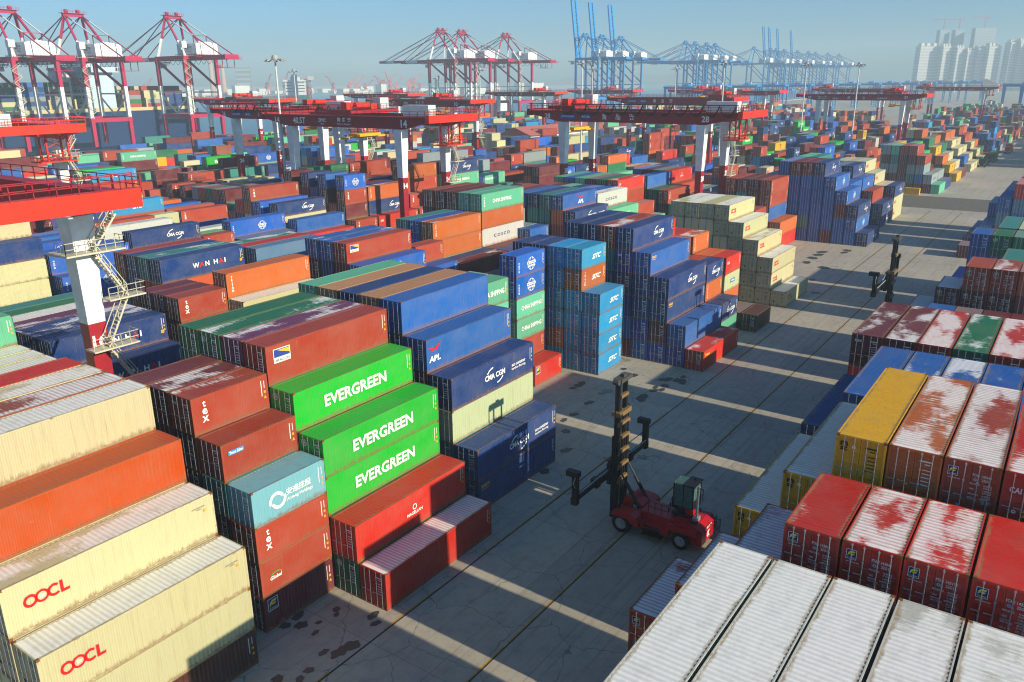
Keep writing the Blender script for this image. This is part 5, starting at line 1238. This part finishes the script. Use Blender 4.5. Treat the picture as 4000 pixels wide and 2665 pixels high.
hull(32, 11, -4, 1, M['ship_hull'], tg); mb = MB(); mb.box(10, -3.6, 1, 22, 3.6, 4.5); mb.box(14, -2.8, 4.5, 20, 2.8, 8.5); mb.build('deckhouse', M['ship_white'], tg); mb = MB(); mb.tube((10.5, 0, 4.5), (10.5, 0, 10.5), 1.4, 10); mb.bar((17, 0, 8.5), (17, 0, 15), .7); mb.build('funnel', M['crane_red2'], tg)
tag(tg, 'small tug with white wheelhouse and red funnel on open water', 'tug')
s3 = empty('harbour_vessel', (760, 520, 0), R(160)); hull(60, 14, -4, 3, M['ship_hull'], s3); mb = MB(); mb.box(8, -6, 3, 26, 6, 14); mb.box(12, -5, 14, 22, 5, 20); mb.bar((17, 0, 20), (17, 0, 30), .8); mb.build('deckhouse', M['ship_white'], s3); tag(s3, 'small white vessel berthed behind the middle trio of quay cranes', 'vessel')

# ------------------------------------------------------------------ far shore: portal cranes, chimneys, port buildings
def portal(x, y, s, a, el, label):
    t = empty('portal_crane', (x, y, 3), a); m_ = M['pink_crane']
    mb = MB()
    for i, j in ((-1, -1), (1, -1), (1, 1), (-1, 1)): mb.bar((i*7*s, j*7*s, 0), (i*3*s, j*3*s, 18*s), 1.7*s)
    mb.box(-5*s, -5*s, 17*s, 5*s, 5*s, 20*s); mb.bar((0, 0, 18*s), (0, 0, 38*s), 4*s); mb.build('portal', m_, t)
    mb = MB(); ce_, se_ = math.cos(el), math.sin(el); p = Vector((3*s, 0, 26*s)); q = p+Vector((42*s*ce_, 0, 42*s*se_)); mb.bar(p, q, 2.2*s); mb.bar((0, 0, 40*s), q, .8*s); mb.bar(q, q+Vector((9*s, 0, -3*s)), 1.3*s); mb.bar((0, 0, 38*s), (-12*s, 0, 30*s), 2.5*s); mb.box(-10*s, -3.5*s, 20*s, 2*s, 3.5*s, 27*s); mb.build('jib', m_, t)
    tag(t, label, 'portal crane', 'pink red portal cranes on the far shore')
rr = random.Random(5)
U_ = [(2042, 2531), (2092, 2490), (2099, 2478), (2117, 2468), (2223, 2373), (2269, 2330), (2288, 2310), (2311, 2288), (2345, 2253), (2352, 2246), (2362, 2239), (2375, 2221), (2392, 2203), (2427, 2164), (2437, 2155), (2452, 2140), (1960, 2600), (1700, 2780)]
for i, (x, y) in enumerate(U_):
    k = .80; x = CAM[0]+(x-CAM[0])*k; y = CAM[1]+(y-CAM[1])*k
    portal(x, y, rr.uniform(.75, 1.05), rr.uniform(0, 6.28), R(rr.uniform(30, 70)), 'hazy red portal crane on the far shore, number '+(ordn+['fifteenth', 'sixteenth', 'seventeenth', 'eighteenth'])[i]+' along the quay')
def block(name, x, y, w_, d_, h, m_, rz=0, bands=0, z=3, label=None, cat=None, roof=None, g=None):
    t = empty(name, (x, y, z), rz)
    mb = MB(); mb.box(-w_/2, -d_/2, 0, w_/2, d_/2, h)
    mb.build('wall', m_, t)
    if bands:
        mb = MB(); fh = h/bands
        for i in range(bands):
            z0 = i*fh+fh*.35
            for s in (-1, 1):
                a, b = sorted((s*d_/2, s*(d_/2+.12))); mb.box(-w_/2*.97, a, z0, w_/2*.97, b, z0+fh*.4)
                a, b = sorted((s*w_/2, s*(w_/2+.12))); mb.box(a, -d_/2*.95, z0, b, d_/2*.95, z0+fh*.4)
        mb.build('window_panes', M['grey'], t)
    if roof:
        mb = MB(); mb.prism([(-d_/2-1, h), (d_/2+1, h), (0, h+d_*.22)], 'x', -w_/2-1, w_/2+1); mb.build('roof', roof, t)
    tag(t, label, cat, g); return t
tower_m = plain('tower_wall', '#d8d2c4', .7, 0, .15, .02); tower_s = plain('tower_wall_pale', '#d9d8cf', .7, 0, .12, .02)
for i, (x, y) in enumerate(((1422, 1998), (1446, 1980))):
    mb = MB(); mb.tube((0, 0, 0), (0, 0, 105-20*i), 7.5, 16, 5); tag(mb.build('chimney', plain('chimney_concrete', '#c9a58e', .8), None, (x, y, 2)), ['tall pale chimney behind the ship, on its left side', 'second pale chimney beside the dark power station block'][i], 'chimney')
block('power_station', 1490, 1948, 60, 40, 74, plain('power_block', '#6f7f86', .8), R(50), 6, label='boxy grey blue power station block on the far shore', cat='building')
rr = random.Random(31)
near_far = []
for i in range(64):
    a = R(rr.uniform(33, 68)); d_ = rr.uniform(2350, 3300); near_far.append((CAM[0]+d_*math.cos(a), CAM[1]+d_*math.sin(a)))
V = []; 
mb = MB()
for x, y in near_far:
    w_, d_, h = rr.uniform(20, 70), rr.uniform(15, 30), rr.choice((6, 8, 10, 14, 18, 26)); mb.box(x-w_/2, y-d_/2, 0, x+w_/2, y+d_/2, h+4)
tag(mb.build('far_town', tower_s), 'pale hazy mass of low port buildings on the far shore', 'far buildings', kind='stuff')
# tower blocks beyond the right end of the yard
TW = [((2529,404),(2538,346),117,0),((2538,346),(2542,320),115,0),((2543,312),(2546,289),111,0),((2546,287),(2549,264),103,0),((2549,262),(2552,243),108,0),((2551,240),(2555,204),113,0),((2556,190),(2558,171),121,0),((2558,169),(2560,147),123,0),((2560,145),(2562,110),118,0)]
nmT = ['broad pale slab tower, leftmost of the front row', 'slimmer pale tower joined to the leftmost slab', 'pale tower below the first unfinished tower', 'lower pale tower in the middle of the front row', 'pale tower with stepped top in the front row', 'broad pale tower before the widest unfinished tower', 'pale tower at the right edge, left of its pair', 'pale tower at the right edge of the picture', 'pale tower partly beyond the frame edge']
for i, (p, q, top, _) in enumerate(TW):
    w_ = abs(q[1]-p[1])*.92; t = block('tower_block', (p[0]+q[0])/2, (p[1]+q[1])/2, 26, w_*.98, top, tower_s, R(38), 30, 0, nmT[i], 'tower block', g='pale tower blocks on the skyline')
    mb = MB()
    for s in (-.3, .05, .35): mb.box(-8, s*w_-w_*.08, top, 8, s*w_+w_*.08, top+7)
    mb.build('roof', tower_m, t)
un = plain('unfinished_concrete', '#a3b4b8', .8)
for i, (p, q, top) in enumerate((((2640, 372), (2644, 345), 162), ((2645, 334), (2649, 308), 161), ((2650, 288), (2656, 231), 163))):
    t = block('unfinished_tower', (p[0]+q[0])/2, (p[1]+q[1])/2, 24, abs(q[1]-p[1])*.95, top, un, R(30), 40, 0, ['first unfinished grey tower with a crane on its roof', 'second unfinished grey tower behind the front row', 'widest unfinished grey tower with an open frame top'][i], 'tower block', g='unfinished towers behind the pale row')
    mb = MB(); mb.bar((0, 0, top), (0, 0, top+30), 1.6); mb.bar((0, -14, top+27), (0, 36, top+27), 1.3); mb.bar((0, 0, top+32), (0, 30, top+27), .5); mb.build('tower_crane', M['sts_red'], t)
for i, (x, y, w_, h) in enumerate(((2380, 420, 40, 14), (2400, 370, 60, 12), (2390, 300, 50, 16), (2410, 210, 60, 14))):
    block('low_building', x, y, 24, w_, h+4, tower_s, 0, 4, 0, ['low pale building below the broad slab tower', 'long low building in front of the slim towers', 'low pale building below the middle towers', 'low building below the widest tower'][i], 'building', roof=M['roofred'])
# pink-roofed office behind crane twenty-eight
block('office_building', 300, 176, 60, 16, 12, tower_s, 0, 3, 0, 'cream office with a long dusty pink roof between the container blocks', 'building', roof=plain('pink_roof', '#b4685c', .7))
for i, (x, y) in enumerate(((247.9, 9.2), (246.5, 47), (262, 130))):
    mb = MB(); mb.box(-.9, -2.2, 0, .9, 2.2, 2.0); mb.box(-.95, -2.25, .2, .95, 2.25, .5); o = mb.build('ballast_block', M['yellow'], None, (x, y, 0))
    tag(o, ['yellow block on the ground beside the dark cross lane', 'yellow block beneath crane twenty-eight', 'yellow block near the far lamp mast'][i], 'ballast block')

# ------------------------------------------------------------------ trucks in the far part of the aisle
def truck(x, y, cabm, label, box=None, rz=0):
    t = empty('tractor_truck', (x, y, 0), rz)
    mb = MB(); mb.prism([(0, .8), (0, 2.2), (.25, 3.3), (2.2, 3.4), (2.2, .8)], 'y', -1.25, 1.25); cb = mb.build('cab', cabm, t)
    mb = MB(); mb.box(-.02, -1.05, 2.0, .16, 1.05, 2.9); mb.box(.5, -1.27, 2.0, 1.5, -1.25, 2.8); mb.build('window', M['dark'], cb)
    mb = MB()
    for s in (-.9, .9): mb.box(-.04, s-.22, 1.0, .0, s+.22, 1.25)
    mb.build('headlight', M['crane_white'], cb)
    mb = MB(); mb.box(2.2, -.5, .8, 15.5, .5, 1.15); mb.box(3.0, -1.2, 1.15, 15.5, 1.2, 1.3); mb.build('chassis', M['dark'], t)
    for xx in (1.1, 4.0, 5.2, 12.6, 13.9):
        for s in (-1, 1): mb = MB(); mb.tube((xx, s*.85, .5), (xx, s*1.25, .5), .5, 14); mb.build('wheel', M['tyre'], t)
    tag(t, label, 'truck', 'port trucks in the aisle')
    if box:
        b = Box(); b.x, b.y, b.z, b.L, b.H = x+3.1, y-1.22, 1.31, 12.19, HC; b.c = box; b.logo = None; b.patch = 0; b.vis = 5; b.top = True; b.row = b.tier = 0
        tag(make_container(b, 2), COL[box][1]+' container riding on the trailer of the '+label.split(' truck')[0]+' truck', 'shipping container')
truck(425, -2.2, M['truck_red'], 'red cabbed truck facing the camera with a loaded trailer', 'n')
truck(349, .6, M['dark'], 'dark truck with an empty trailer beside the maroon stack')
truck(372, -.5, plain('dark_green_paint', '#1f4a35', .5), 'dark green truck waiting behind the empty trailer', 'G')
truck(560, -1, M['truck_red'], 'small distant red truck at the far end of the aisle', 'm')

# ------------------------------------------------------------------ haze: one closed box of even, pale air
mb = MB(); mb.box(-600, -700, -5, 4200, 4200, 185)
hz, N, L, B = node_mat('haze_air'); N.remove(B)
pv = N.new('ShaderNodeVolumePrincipled'); out = [n for n in N if n.type == 'OUTPUT_MATERIAL'][0]
pv.inputs['Color'].default_value = (.74, .94, 1.0, 1); pv.inputs['Density'].default_value = 0.00034; pv.inputs['Anisotropy'].default_value = 0
L.new(pv.outputs[0], out.inputs['Volume'])
hzo = mb.build('haze', hz); tag(hzo, 'pale even haze over the harbour and the yard', 'haze', kind='stuff')
